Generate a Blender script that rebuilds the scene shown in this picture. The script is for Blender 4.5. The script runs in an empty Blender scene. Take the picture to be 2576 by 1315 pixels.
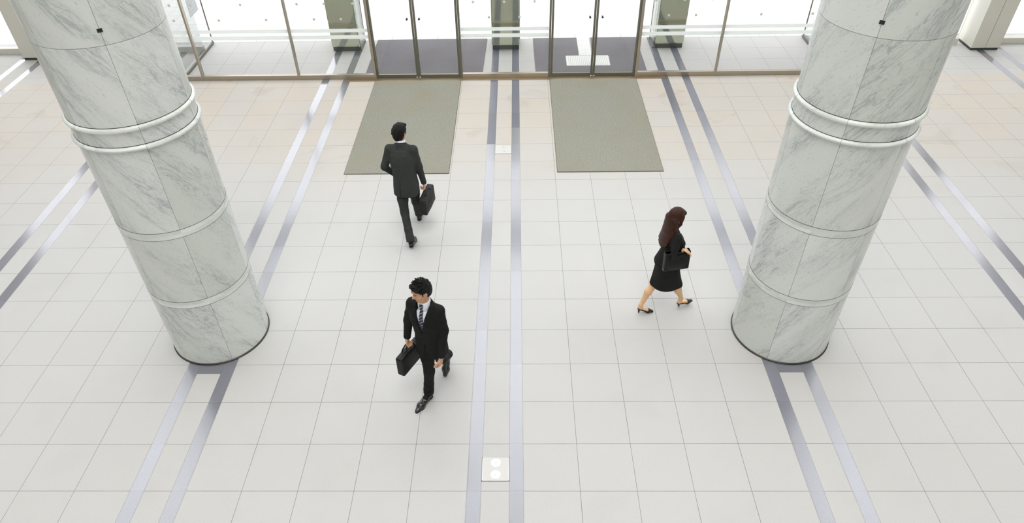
import bpy, bmesh, math, random
import numpy as np
from mathutils import Vector, Matrix
random.seed(4)
rng = np.random.default_rng(7)
T = 0.6                                   # floor module in metres
S = bpy.context.scene
COL = S.collection
# ------------------------------------------------------------------ camera
F_PX, PITCH, YAW, ROLL = 1751.053, 0.724064, -0.0229363, 0.0200764
CAM = Vector((0.417138*T, -6.798122*T, 10.831334*T)); PX, PY = 1272.4786, 719.8165
def cam_axes():
    cp, sp, cy, sy, cr, sr = math.cos(PITCH), math.sin(PITCH), math.cos(YAW), math.sin(YAW), math.cos(ROLL), math.sin(ROLL)
    f = Vector((sy*cp, cy*cp, -sp)); r = Vector((cy, -sy, 0)); d = f.cross(r)
    return cr*r+sr*d, -sr*r+cr*d, f
AR, AD, AF = cam_axes()
cd = bpy.data.cameras.new('camera'); cam = bpy.data.objects.new('camera', cd); COL.objects.link(cam)
cd.sensor_fit = 'HORIZONTAL'; cd.sensor_width = 36; cd.lens = F_PX/2576*36
cd.shift_x = (1288-PX)/2576; cd.shift_y = (PY-657.5)/2576
cd.clip_start = .05; cd.clip_end = 400
cam.matrix_world = Matrix(((AR.x, -AD.x, -AF.x, CAM.x), (AR.y, -AD.y, -AF.y, CAM.y), (AR.z, -AD.z, -AF.z, CAM.z), (0, 0, 0, 1)))
S.camera = cam
# ------------------------------------------------------------------ world, lights, exposure
S.view_settings.view_transform = 'Standard'; S.view_settings.look = 'None'; S.view_settings.gamma = 1
S.view_settings.use_curve_mapping = False
S.view_settings.exposure = 0.0
w = bpy.data.worlds.new('overcast_sky'); S.world = w; w.use_nodes = True
w.node_tree.nodes['Background'].inputs[0].default_value = (.965, .975, 1.0, 1)
w.node_tree.nodes['Background'].inputs[1].default_value = 3.6
def area(name, loc, rot, sx, sy, power, col):
    l = bpy.data.lights.new(name, 'AREA'); l.shape = 'RECTANGLE'; l.size = sx; l.size_y = sy; l.energy = power; l.color = col
    o = bpy.data.objects.new(name, l); COL.objects.link(o); o.location = loc; o.rotation_euler = rot
    return o
area('overhead_fill', (0, -5.0, 23.7), (0, 0, 0), 10, 14, 2900, (1, .995, .985))  # added fill lamp under the ceiling, brightens floor and column fronts
# ------------------------------------------------------------------ helpers
def tag(o, label=None, cat=None, group=None, kind=None):
    if label: o['label'] = label
    if cat: o['category'] = cat
    if group: o['group'] = group
    if kind: o['kind'] = kind
    return o
def empty(name, loc, **k):
    o = bpy.data.objects.new(name, None); o.empty_display_size = .1; COL.objects.link(o); o.location = loc
    return tag(o, **k)
def link(name, me, m, parent=None, smooth=False):
    o = bpy.data.objects.new(name, me); COL.objects.link(o)
    if m: me.materials.append(m)
    if parent is not None:
        o.parent = parent
        me.transform(Matrix.Translation(-Vector(parent_loc(parent))))
    if smooth: me.shade_smooth()
    return o
def parent_loc(p):
    v = Vector(p.location)
    while p.parent is not None: p = p.parent; v = v+Vector(p.location)
    return v
class MB:
    """collects shapes given in world coordinates, then links them as one mesh"""
    def __init__(s): s.bm = bmesh.new()
    def box(s, x0, x1, y0, y1, z0, z1, bev=0, mat=None):
        r = bmesh.ops.create_cube(s.bm, size=1, matrix=Matrix.Translation(((x0+x1)/2, (y0+y1)/2, (z0+z1)/2)) @ Matrix.Diagonal((x1-x0, y1-y0, z1-z0, 1)))
        vs = r['verts']
        if mat: bmesh.ops.transform(s.bm, matrix=mat, verts=vs)
        if bev:
            es = {e for v in vs for e in v.link_edges}
            bmesh.ops.bevel(s.bm, geom=list(es), offset=bev, segments=2, affect='EDGES', profile=.6)
        return s
    def cyl(s, c, r, h, axis='Z', n=32, r2=None):
        R = {'Z': Matrix(), 'Y': Matrix.Rotation(math.pi/2, 4, 'X'), 'X': Matrix.Rotation(math.pi/2, 4, 'Y')}[axis]
        bmesh.ops.create_cone(s.bm, cap_ends=True, segments=n, radius1=r, radius2=r if r2 is None else r2, depth=h, matrix=Matrix.Translation(c) @ R)
        return s
    def sph(s, c, r, n=16):
        bmesh.ops.create_uvsphere(s.bm, u_segments=n, v_segments=n//2, radius=r, matrix=Matrix.Translation(c)); return s
    def lathe(s, cx, cy, prof, n=128, closed=False):
        rings = []
        for r, z in prof:
            rings.append([s.bm.verts.new((cx+r*math.cos(2*math.pi*i/n), cy+r*math.sin(2*math.pi*i/n), z)) for i in range(n)])
        k = len(rings)
        for a in range(k if closed else k-1):
            A, B = rings[a], rings[(a+1) % k]
            for i in range(n):
                j = (i+1) % n; s.bm.faces.new((A[i], A[j], B[j], B[i]))
        return s
    def tube(s, pts, r, n=10, flat=1.0, up=Vector((0, 0, 1))):
        pts = [Vector(p) for p in pts]; rings = []
        for i, p in enumerate(pts):
            d = (pts[min(i+1, len(pts)-1)]-pts[max(i-1, 0)]).normalized()
            a = d.cross(up); a = a.normalized() if a.length > 1e-3 else Vector((1, 0, 0)); b = d.cross(a).normalized()
            rings.append([s.bm.verts.new(p+a*r*math.cos(2*math.pi*k/n)+b*r*flat*math.sin(2*math.pi*k/n)) for k in range(n)])
        for A, B in zip(rings, rings[1:]):
            for k in range(n): s.bm.faces.new((A[k], A[(k+1) % n], B[(k+1) % n], B[k]))
        s.bm.faces.new(rings[0]); s.bm.faces.new(rings[-1])
        return s
    def build(s, name, m, parent=None, smooth=False):
        bmesh.ops.recalc_face_normals(s.bm, faces=s.bm.faces)
        me = bpy.data.meshes.new(name); s.bm.to_mesh(me); s.bm.free()
        o = link(name, me, m, parent)
        if smooth: me.shade_smooth(); me.set_sharp_from_angle(angle=.6)
        return o
# ------------------------------------------------------------------ node helpers
def mat(name): 
    m = bpy.data.materials.new(name); m.use_nodes = True; return m, m.node_tree, m.node_tree.nodes['Principled BSDF']
class N:
    def __init__(s, nt): s.nt = nt
    def new(s, t, **k):
        n = s.nt.nodes.new(t)
        for a, b in k.items(): setattr(n, a, b)
        return n
    def set(s, sock, v):
        if hasattr(v, 'links') or isinstance(v, bpy.types.NodeSocket): s.nt.links.new(v, sock)
        else: sock.default_value = v
    def m(s, op, a, b=0.0, c=None):
        n = s.new('ShaderNodeMath', operation=op); s.set(n.inputs[0], a); s.set(n.inputs[1], b)
        if c is not None: s.set(n.inputs[2], c)
        return n.outputs[0]
    def mix(s, f, a, b, mode='MIX'):
        n = s.new('ShaderNodeMix', data_type='RGBA', blend_type=mode); s.set(n.inputs[0], f)
        s.set(n.inputs[6], a if not isinstance(a, tuple) else (*a, 1)); s.set(n.inputs[7], b if not isinstance(b, tuple) else (*b, 1))
        return n.outputs[2]
    def noise(s, vec, scale, detail=2, rough=.5, dist=0.0):
        n = s.new('ShaderNodeTexNoise'); s.set(n.inputs['Vector'], vec); n.inputs['Scale'].default_value = scale
        n.inputs['Detail'].default_value = detail; n.inputs['Roughness'].default_value = rough; n.inputs['Distortion'].default_value = dist
        return n.outputs[0]
    def ramp(s, v, stops):
        n = s.new('ShaderNodeValToRGB'); e = n.color_ramp.elements
        while len(e) < len(stops): e.new(.5)
        for q, (p, c) in zip(e, stops): q.position = p; q.color = (*c, 1) if len(c) == 3 else c
        s.set(n.inputs[0], v); return n.outputs[0]
    def sstep(s, v, lo, hi):
        n = s.new('ShaderNodeMapRange', interpolation_type='SMOOTHSTEP'); s.set(n.inputs[0], v); s.set(n.inputs[1], lo); s.set(n.inputs[2], hi)
        return n.outputs[0]
    def comb(s, x, y, z=0.0):
        n = s.new('ShaderNodeCombineXYZ'); s.set(n.inputs[0], x); s.set(n.inputs[1], y); s.set(n.inputs[2], z); return n.outputs[0]
    def sep(s, v):
        n = s.new('ShaderNodeSeparateXYZ'); s.set(n.inputs[0], v); return n.outputs
    def pos(s): return s.new('ShaderNodeNewGeometry').outputs['Position']
    def obj(s): return s.new('ShaderNodeTexCoord').outputs['Object']
    def bump(s, h, strength, dist=.01):
        n = s.new('ShaderNodeBump'); n.inputs['Strength'].default_value = strength; n.inputs['Distance'].default_value = dist
        s.set(n.inputs['Height'], h); return n.outputs[0]
def lin(r, g, b):
    f = lambda c: (c/255/12.92 if c/255 <= .04045 else ((c/255+.055)/1.055)**2.4)
    return (f(r), f(g), f(b))
def simple(name, col, rough=.5, metal=0.0, spec=.5, coat=0.0):
    m, nt, b = mat(name); b.inputs['Base Color'].default_value = (*col, 1); b.inputs['Roughness'].default_value = rough
    b.inputs['Metallic'].default_value = metal; b.inputs['Specular IOR Level'].default_value = spec; b.inputs['Coat Weight'].default_value = coat
    return m
# ------------------------------------------------------------------ materials
def floor_material(name, inside=True):
    m, nt, b = mat(name); n = N(nt)
    P = n.sep(n.pos()); U = n.m('DIVIDE', P[0], T); V = n.m('DIVIDE', P[1], T)
    mm = n.m('FLOORED_MODULO', n.m('ADD', U, .5), 6.0)                      # 0..1 = striped group, 1..6 = five tiles
    # distance to the joints running away from the viewer
    def near(a): return n.m('ABSOLUTE', n.m('SUBTRACT', mm, a))
    d = n.m('MINIMUM', near(0.0), near(.25)); d = n.m('MINIMUM', d, near(.75)); d = n.m('MINIMUM', d, near(6.0))
    fr = n.m('FRACT', U); fr = n.m('ABSOLUTE', n.m('SUBTRACT', fr, .5)); ing = n.m('LESS_THAN', mm, .9)
    d2 = n.m('ADD', fr, n.m('MULTIPLY', ing, 5.0)); d = n.m('MINIMUM', d, d2)
    dv = n.m('FRACT', n.m('ADD', V, .5)); dv = n.m('ABSOLUTE', n.m('SUBTRACT', dv, .5))
    joint = n.m('LESS_THAN', n.m('MINIMUM', d, dv), .0042)
    soft = n.m('SUBTRACT', 1.0, n.sstep(n.m('MINIMUM', d, dv), .0, .02))
    s1 = n.m('LESS_THAN', mm, .25); s2 = n.m('MULTIPLY', n.m('GREATER_THAN', mm, .75), n.m('LESS_THAN', mm, 1.0))
    stripe = n.m('ADD', s1, s2)
    # cross band of dark stone in front of each marble column
    au = n.m('ABSOLUTE', n.m('SUBTRACT', n.m('ABSOLUTE', U), 6.0))
    cb = n.m('MULTIPLY', n.m('LESS_THAN', au, .5), n.m('MULTIPLY', n.m('GREATER_THAN', V, 2.75), n.m('LESS_THAN', V, 5.25)))
    stripe = n.m('MAXIMUM', stripe, cb)
    # tile by tile variation
    cell = n.comb(n.m('FLOOR', n.m('ADD', U, .5)), n.m('FLOOR', V), n.m('MULTIPLY', n.m('LESS_THAN', mm, 1.0), n.m('FLOOR', n.m('MULTIPLY', mm, 4.0))))
    wn = n.new('ShaderNodeTexWhiteNoise'); n.set(wn.inputs[0], cell); rnd = wn.outputs[0]
    pos = n.pos()
    sp1 = n.noise(pos, 260, 2, .7); sp2 = n.noise(pos, 95, 2, .6); cl = n.noise(pos, 1.3, 3, .55); cl2 = n.noise(pos, .35, 2, .5)
    base = n.mix(n.sstep(sp1, .35, .7), lin(172, 171, 169), lin(197, 195, 192))
    base = n.mix(n.m('MULTIPLY', n.sstep(sp2, .56, .72), .35), base, lin(160, 159, 157))
    base = n.mix(n.m('MULTIPLY', rnd, .14), base, lin(174, 172, 168))
    base = n.mix(n.m('MULTIPLY', n.sstep(cl, .5, .75), .14), base, lin(166, 164, 161))
    # worn, foot-dirtied warm tiles near the doors
    wear = n.m('MULTIPLY', n.sstep(n.m('ADD', V, n.m('MULTIPLY', cl2, 5.0)), 10.5, 17.0), n.m('ADD', .5, n.m('MULTIPLY', rnd, .6)))
    wear = n.m('MULTIPLY', wear, n.m('LESS_THAN', V, 16.6) if inside else 0.0)
    base = n.mix(n.m('MULTIPLY', wear, .55), base, lin(190, 176, 158))
    st = n.noise(pos, .9, 3, .6, .8)
    ring = n.m('MULTIPLY', n.sstep(st, .6, .68), wear); base = n.mix(n.m('MULTIPLY', ring, .45), base, lin(160, 150, 136))
    dark = n.mix(n.sstep(sp1, .38, .68), lin(84, 84, 95), lin(142, 142, 156))
    dark = n.mix(n.m('MULTIPLY', rnd, .35), dark, lin(80, 81, 84))
    c = n.mix(stripe, base, dark)
    jn = n.noise(pos, 3.1, 2, .5)
    c = n.mix(n.m('MULTIPLY', joint, n.m('ADD', .5, n.m('MULTIPLY', jn, .6))), c, lin(92, 88, 84))
    n.set(b.inputs['Base Color'], c)
    ro = n.m('ADD', n.m('MULTIPLY', stripe, -.36), n.m('ADD', .52, n.m('MULTIPLY', cl, .15)))
    n.set(b.inputs['Roughness'], ro)
    # polish worn off by feet: whole tiles of the centre bands; right-hand bands' gloss faded to mimic a darker reflection
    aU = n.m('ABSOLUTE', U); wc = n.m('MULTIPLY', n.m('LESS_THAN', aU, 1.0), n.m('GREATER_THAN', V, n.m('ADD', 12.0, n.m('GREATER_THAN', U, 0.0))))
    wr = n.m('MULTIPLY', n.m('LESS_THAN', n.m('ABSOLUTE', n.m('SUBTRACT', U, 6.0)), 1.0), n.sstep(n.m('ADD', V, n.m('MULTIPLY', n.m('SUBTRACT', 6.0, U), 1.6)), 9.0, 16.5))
    worn_dimmed = n.m('MAXIMUM', wc, wr); n.set(b.inputs['Coat Weight'], n.m('MULTIPLY', stripe, n.m('SUBTRACT', 1.0, worn_dimmed)));
    n.set(b.inputs['Specular IOR Level'], n.m('ADD', .42, n.m('MULTIPLY', stripe, n.m('SUBTRACT', .58, n.m('MULTIPLY', worn_dimmed, .5))))); b.inputs['Coat IOR'].default_value = 1.95; b.inputs['Coat Roughness'].default_value = .16
    n.set(b.inputs['Normal'], n.bump(n.m('SUBTRACT', n.m('MULTIPLY', sp1, .12), soft), .12, .004))
    return m
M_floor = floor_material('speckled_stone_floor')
def fabric_mat_material(name, c0, c1, c2):
    m, nt, b = mat(name); n = N(nt); p = n.pos()
    a = n.noise(p, 78, 4, .8); c = n.noise(p, .9, 3, .6)
    k = n.mix(n.sstep(a, .34, .66), c0, c1); k = n.mix(n.m('MULTIPLY', n.sstep(c, .4, .75), .5), k, c2)
    n.set(b.inputs['Base Color'], k); b.inputs['Roughness'].default_value = .9; b.inputs['Specular IOR Level'].default_value = .15
    n.set(b.inputs['Normal'], n.bump(a, .6, .006)); return m
M_mat_in = fabric_mat_material('olive_entrance_mat', lin(104, 104, 94), lin(168, 168, 156), lin(142, 133, 112))
M_mat_out = fabric_mat_material('grey_outdoor_mat', lin(82, 79, 83), lin(144, 141, 145), lin(106, 103, 106))
M_matedge = simple('dark_rubber_edge', lin(98, 96, 84), .7)
def marble(name, seams=True, light=False, seed=0.0):
    m, nt, b = mat(name); n = N(nt); o = n.sep(n.obj())
    ang = n.m('ARCTAN2', o[1], o[0]); panel = n.m('FLOOR', n.m('DIVIDE', ang, math.pi/3))
    hs = [1.70, 3.35, 5.13, 5.47, 6.8, 10.2, 13.6, 17]
    seg = 0.0
    for h in hs: seg = n.m('ADD', seg, n.m('GREATER_THAN', o[2], h*T))
    wn = n.new('ShaderNodeTexWhiteNoise'); n.set(wn.inputs[0], n.comb(panel, seg, seed)); rnd = wn.outputs[0]; rc = n.sep(wn.outputs[1])
    along = n.m('MULTIPLY', ang, .6); z = o[2]
    sgn = -1.0 if seed < 1 else 1.0
    # veins run diagonally; each slab takes its own piece of the block
    tilt = n.m('ADD', 1.15, n.m('MULTIPLY', rc[1], .6))
    a = n.m('ADD', n.m('MULTIPLY', along, n.m('MULTIPLY', tilt, -sgn)), z)
    v = n.comb(n.m('ADD', n.m('MULTIPLY', a, 1.0), n.m('MULTIPLY', rnd, 31.0)), n.m('SUBTRACT', n.m('MULTIPLY', along, -sgn*.30), n.m('MULTIPLY', z, .18)), n.m('MULTIPLY', rc[2], 17.0))
    n1 = n.noise(v, 5.0, 6, .62, 1.0); n2 = n.noise(v, 16.0, 5, .65, 1.8); n3 = n.noise(v, 1.6, 3, .5, .6)
    vein = n.m('SUBTRACT', 1.0, n.sstep(n.m('ABSOLUTE', n.m('SUBTRACT', n1, .5)), .0, .04))
    fine = n.m('SUBTRACT', 1.0, n.sstep(n.m('ABSOLUTE', n.m('SUBTRACT', n2, .52)), .0, .05))
    fleck = n.sstep(n.noise(n.comb(n.m('MULTIPLY', a, 2.2), along, n.m('MULTIPLY', z, .5)), 24, 3, .6), .62, .72)
    cloud = n.sstep(n3, .40, .68)
    w0 = lin(214, 216, 213) if not light else lin(222, 224, 221)
    c = n.mix(n.m('MULTIPLY', cloud, .45), w0, lin(192, 196, 191))
    c = n.mix(n.m('MULTIPLY', rnd, .5), c, lin(184, 190, 178))
    k = .35 if light else 1.0
    c = n.mix(n.m('MULTIPLY', n.m('MULTIPLY', vein, n.sstep(n3, .40, .60)), .55*k), c, lin(136, 143, 148))
    c = n.mix(n.m('MULTIPLY', n.m('MULTIPLY', fine, n.sstep(n3, .34, .6)), .36*k), c, lin(140, 146, 148))
    c = n.mix(n.m('MULTIPLY', fleck, .5*k), c, lin(112, 118, 122))
    if seams:
        fa = n.m('FRACT', n.m('DIVIDE', ang, math.pi/3)); dA = n.m('MULTIPLY', n.m('MINIMUM', fa, n.m('SUBTRACT', 1.0, fa)), math.pi/3*.6)
        line = n.m('LESS_THAN', dA, .0017)
        for h in (6.8, 10.2, 13.6, 17): line = n.m('MAXIMUM', line, n.m('LESS_THAN', n.m('ABSOLUTE', n.m('SUBTRACT', z, h*T)), .0020))
        c = n.mix(n.m('MULTIPLY', line, .85), c, lin(70, 66, 60))
    n.set(b.inputs['Base Color'], c); b.inputs['Roughness'].default_value = .22; b.inputs['Specular IOR Level'].default_value = .45
    return m
M_glass, nt, b = mat('clear_glass'); nt.nodes.remove(b); n = N(nt)
tr = n.new('ShaderNodeBsdfTransparent'); tr.inputs[0].default_value = (.90, .905, .903, 1); gl = n.new('ShaderNodeBsdfGlossy'); gl.inputs['Roughness'].default_value = .0
ge = n.new('ShaderNodeNewGeometry'); dt = n.new('ShaderNodeVectorMath', operation='DOT_PRODUCT'); nt.links.new(ge.outputs['Normal'], dt.inputs[0]); nt.links.new(ge.outputs['Incoming'], dt.inputs[1])
fz = n.m('ADD', .035, n.m('MULTIPLY', .9, n.m('POWER', n.m('SUBTRACT', 1.0, n.m('ABSOLUTE', dt.outputs['Value'])), 5.0))); mx = n.new('ShaderNodeMixShader')
nt.links.new(fz, mx.inputs[0]); nt.links.new(tr.outputs[0], mx.inputs[1]); nt.links.new(gl.outputs[0], mx.inputs[2]); nt.links.new(mx.outputs[0], nt.nodes['Material Output'].inputs[0])
M_frost, nt, b = mat('frosted_film'); nt.nodes.remove(b); n = N(nt)
di = n.new('ShaderNodeBsdfDiffuse'); di.inputs[0].default_value = (.86, .9, .88, 1); tl = n.new('ShaderNodeBsdfTranslucent'); tl.inputs[0].default_value = (.93, .94, .92, 1)
mx = n.new('ShaderNodeMixShader'); mx.inputs[0].default_value = .68
nt.links.new(di.outputs[0], mx.inputs[1]); nt.links.new(tl.outputs[0], mx.inputs[2]); nt.links.new(mx.outputs[0], nt.nodes['Material Output'].inputs[0])
M_dot, nt, b = mat('grey_frosted_dot'); nt.nodes.remove(b); n = N(nt)
di = n.new('ShaderNodeBsdfDiffuse'); di.inputs[0].default_value = (.80, .82, .78, 1); tl = n.new('ShaderNodeBsdfTranslucent'); tl.inputs[0].default_value = (.62, .61, .60, 1)
mx = n.new('ShaderNodeMixShader'); mx.inputs[0].default_value = .35
nt.links.new(di.outputs[0], mx.inputs[1]); nt.links.new(tl.outputs[0], mx.inputs[2]); nt.links.new(mx.outputs[0], nt.nodes['Material Output'].inputs[0])
def steel_material(name, col, rough, metal=1.0):
    m, nt, b = mat(name); n = N(nt); p = n.sep(n.obj())
    a = n.noise(n.comb(n.m('MULTIPLY', p[0], 3), n.m('MULTIPLY', p[1], 3), n.m('MULTIPLY', p[2], 60)), 9, 2, .5)
    n.set(b.inputs['Base Color'], n.mix(n.m('MULTIPLY', a, .4), col, tuple(c*.72 for c in col)))
    n.set(b.inputs['Roughness'], n.m('ADD', rough, n.m('MULTIPLY', a, .08))); b.inputs['Metallic'].default_value = metal
    return m
M_steel = steel_material('brushed_steel', lin(176, 167, 153), .30, .85)
M_steel_dark = steel_material('dark_steel_door_frame', lin(128, 126, 112), .32, .8)
M_brass = steel_material('bronze_threshold', lin(168, 150, 122), .35, .8)
M_pier = steel_material('mirror_steel_cladding', lin(206, 213, 192), .035, 1.0)
M_kick = simple('dark_green_kickplate', lin(70, 78, 70), .4, .4)
M_white = simple('white_painted_wall', (.80, .80, .78), .6)
M_stone = simple('grey_stone_side_wall', lin(150, 148, 142), .5)
M_blocker = simple('blocker_grey', (.42, .42, .42), .8)
M_ceil = simple('white_ceiling', (.85, .85, .84), .7)
M_panel = simple('white_enamel_cladding', lin(206, 204, 194), .35)
M_black = simple('black_rubber', (.012, .012, .012), .5)
M_shadowgap = simple('dark_bronze_trim', lin(62, 58, 52), .4, .5)
M_disc = simple('white_metal_disc', (.93, .93, .94), .30, .75, .8)
M_plate = simple('pale_stone_plate', lin(197, 195, 191), .5)
M_stainless = simple('polished_steel_edge', lin(226, 222, 214), .25, .6)
M_dimple = simple('grey_metal_disc', lin(190, 190, 186), .3, .5)
M_paving, nt, b = mat('pale_outdoor_paving'); n = N(nt); p = n.sep(n.pos())
fx = n.m('FRACT', n.m('DIVIDE', p[0], .3)); fy = n.m('FRACT', n.m('DIVIDE', p[1], .3))
ln = n.m('MAXIMUM', n.m('LESS_THAN', fx, .03), n.m('LESS_THAN', fy, .04))
n.set(b.inputs['Base Color'], n.mix(n.m('MULTIPLY', ln, .6), lin(226, 226, 224), lin(150, 150, 150))); b.inputs['Roughness'].default_value = .8
M_kerb, nt, b = mat('pale_granite_kerb'); n = N(nt); p = n.sep(n.pos())
fx = n.m('FRACT', n.m('DIVIDE', p[0], .54)); n.set(b.inputs['Base Color'], n.mix(n.m('LESS_THAN', fx, .02), lin(215, 222, 224), lin(130, 138, 140)))
# ------------------------------------------------------------------ the setting
YF = 16.68*T                                                             # inner glass line
YP = 19.05*T                                                             # pier line / outer glass line
H = 23.9
XW = 13.45
def struct(o): o['kind'] = 'structure'; return o
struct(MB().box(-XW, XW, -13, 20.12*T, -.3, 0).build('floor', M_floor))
struct(MB().box(-60, 60, 20.12*T, 20.5*T, -.3, -.002).build('trim_kerb', M_kerb)).name = 'trim_1'
struct(MB().box(-70, 70, 20.5*T, 90, -.3, -.01).build('ground', M_paving))
struct(MB().box(-XW-.3, -XW, -13, YP, 0, 8.5).build('wall_left', M_stone))
struct(MB().box(XW, XW+.3, -13, YP, 0, 8.5).build('wall_right', M_stone))
for i, sx in enumerate((-1, 1)):                                         # unseen clerestory glazing above the side walls, shaped to tune the floor's reflections
    r = empty('window_%d' % (40+i), (sx*(XW+.15), -1, 8.5), kind='structure')
    MB().box(sx*(XW+.15)-.01, sx*(XW+.15)+.01, .5, YP, 8.5, H).build('glass_pane', M_glass, r)
    MB().box(sx*(XW+.15)-.15, sx*(XW+.15)+.15, -13, .5, 8.5, H).build('solid_panel', M_stone, r)
    for k in range(1, 4): MB().box(sx*(XW+.15)-.05, sx*(XW+.15)+.05, -1+k*3-.03, -1+k*3+.03, 8.5, H).build('mullion', M_steel, r)
# unseen plain boxes added across the street to darken the floor's reflections
struct(MB().box(-2, 60, 48, 60, -.01, 25).build('street_blocker_right', M_blocker))
struct(MB().box(-60, -3, 56, 64, -.01, 17).build('street_blocker_left', M_blocker))
struct(MB().box(-XW-.3, XW+.3, -13.3, -13, 0, H).build('wall_back', M_white))
struct(MB().box(-XW-.3, XW+.3, -13.3, 19.6*T, H, H+.3).build('ceiling', M_ceil))
# ---- windows and doors of the inner glass front
win_n = [0]; door_n = [0]
HT = 11.8
def pane_window(u0, u1, dots=(), band=True, h=H, y=YF, rail=.10):
    win_n[0] += 1
    r = empty('window_%d' % win_n[0], (0, y, 0), kind='structure')
    r.location = ((u0+u1)/2*T, y, 0)
    x0, x1 = u0*T, u1*T
    MB().box(x0+.012, x1-.012, y-.006, y+.006, rail, h).build('glass_pane', M_glass, r)
    MB().box(x0, x1, y-.045, y+.035, 0, rail, .004).build('bottom_rail', M_steel, r)
    if band:
        for z0, z1 in ((1.44, 1.57), (1.67, 1.79)):
            MB().box(x0+.03, x1-.03, y-.0085, y-.0065, z0*T, z1*T).build('frosted_band', M_frost, r)
    for (u, hh) in dots:
        MB().cyl((u*T, y-.008, hh*T), .026, .002, 'Y', 24).build('frosted_dot', M_dot, r)
    return r
def mullion(r, u, y=YF, h=H, wd=.036, m=None, dp=.05):
    return MB().box(u*T-wd/2, u*T+wd/2, y-dp, y+dp, 0, h, .003).build('mullion', m or M_steel, r)
lo, hi, h3 = 2.12, 2.63, 3.13
def dots_for(lows, highs): return [(u, lo) for u in lows]+[(u, hi) for u in highs]+[(u, h3) for u in lows]
r = pane_window(-11.45, -10.78, dots_for([-11.17], [-11.17])); mullion(r, -10.78); mullion(r, -11.45, wd=.05)
r = pane_window(-10.78, -7.34, dots_for([-9.64, -8.03], [-10.45, -8.78])); mullion(r, -7.34)
r = pane_window(-7.34, -4.60, dots_for([-6.41, -5.50], [-6.89, -5.98, -5.03])); mullion(r, -4.60, wd=.058, dp=.06)
r = pane_window(-1.53, 1.56, dots_for([-.51, .52], [-1.02, .01, 1.02])); mullion(r, -1.53, wd=.04, m=M_steel_dark); mullion(r, 1.56, wd=.04, m=M_steel_dark)
r = pane_window(4.62, 7.42, dots_for([5.51, 6.41], [5.03, 5.97, 6.88])); mullion(r, 4.62, wd=.058, dp=.06); mullion(r, 7.42)
r = pane_window(7.42, 10.85, dots_for([8.58, 10.28], [7.80, 9.60])); mullion(r, 10.85)
r = pane_window(10.85, 11.5, dots_for([11.17], [11.17])); mullion(r, 11.5, wd=.05)
def door_leaf(u0, u1, meet, hd=2.5):
    door_n[0] += 1
    r = empty('door_%d' % door_n[0], ((u0+u1)/2*T, YF, 0), kind='structure')
    x0, x1 = u0*T+.004, u1*T-.004; y = YF
    st = .042
    MB().box(x0+st, x1-st, y-.006, y+.006, .085, hd-.06).build('glass_pane', M_glass, r)
    mb = MB().box(x0, x0+st, y-.025, y+.025, .012, hd, .003); mb.box(x1-st, x1, y-.025, y+.025, .012, hd, .003)
    mb.box(x0+st, x1-st, y-.025, y+.025, .012, .085, .003).box(x0+st, x1-st, y-.025, y+.025, hd-.06, hd, .003)
    mb.build('door_frame', M_steel_dark, r)
    xk = x1-.12 if meet > 0 else x0+.12
    MB().cyl((xk, y-.03, 2.105*T), .021, .05, 'Y', 24).sph((xk, y-.055, 2.105*T), .019).build('door_knob', simple('black_door_knob', (.02, .02, .022), .15, .6), r, True)
    xb = x1-.03 if meet > 0 else x0+.03
    MB().sph((xb, y-.04, .03), .014).cyl((xb, y-.028, .03), .012, .03, 'Y', 16).build('floor_bolt', M_stainless, r, True)
    # fixed transom light over the leaf
    MB().box(u0*T, u1*T, y-.006, y+.006, hd+.06, H).build('transom_pane', M_glass, r)
    MB().box(u0*T, u1*T, y-.05, y+.05, hd+.005, hd+.06, .003).build('transom_rail', M_steel, r)
door_leaf(-4.56, -3.065, 1); door_leaf(-3.065, -1.57, -1)
door_leaf(1.60, 3.09, 1); door_leaf(3.09, 4.58, -1)
struct(MB().box(-5.65*T, 5.65*T, YF-.15, YF-.045, 0, .010, .002).build('trim_2', M_brass))
# ---- glass returns between the inner front and the outer line
def return_window(u, poster=False):
    win_n[0] += 1
    y0, y1 = YF+.05, 19.93*T
    r = empty('window_%d' % win_n[0], (u*T, (y0+y1)/2, 0), kind='structure')
    x = u*T
    MB().box(x-.006, x+.006, y0, y1, .07, H).build('glass_pane', M_glass, r)
    MB().box(x-.022, x+.022, y0, y1+.02, 0, .06, .004).build('bottom_rail', M_steel_dark, r)
    MB().box(x-.012, x+.012, y1-.012, y1+.012, .07, H, .002).build('corner_post', M_steel_dark, r)
    return r
return_window(-11.52); return_window(11.52)
# ---- outer bays, glazed on the pier line, behind the marble columns
def outer_bay(u0, u1):
    win_n[0] += 1
    y = YP+.10
    r = empty('window_%d' % win_n[0], ((u0+u1)/2*T, y, 0), kind='structure')
    MB().box(u0*T, u1*T, y-.006, y+.006, .13, H).build('glass_pane', M_glass, r)
    MB().box(u0*T, u1*T, y-.06, y+.06, 0, .13, .005).build('sill', M_panel, r)
    for s in (1, -1) if u1-u0 > 6 else (1,):
        pass
    k = int((u1-u0)/3.4)
    for i in range(1, k+1):
        uu = u0+(u1-u0)*i/(k+1); MB().box(uu*T-.015, uu*T+.015, y-.03, y+.03, .13, H, .003).build('mullion', M_steel, r)
outer_bay(-17.2, -11.62); outer_bay(11.62, 17.05); outer_bay(-22.3, -18.35); outer_bay(18.3, 22.3)
struct(MB().box(-11.6*T, 11.6*T, YF+.06, 18.7*T, 4.6, 4.75).build('trim_3', M_white))  # unseen canopy slab, added to shade the porch floor
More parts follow.
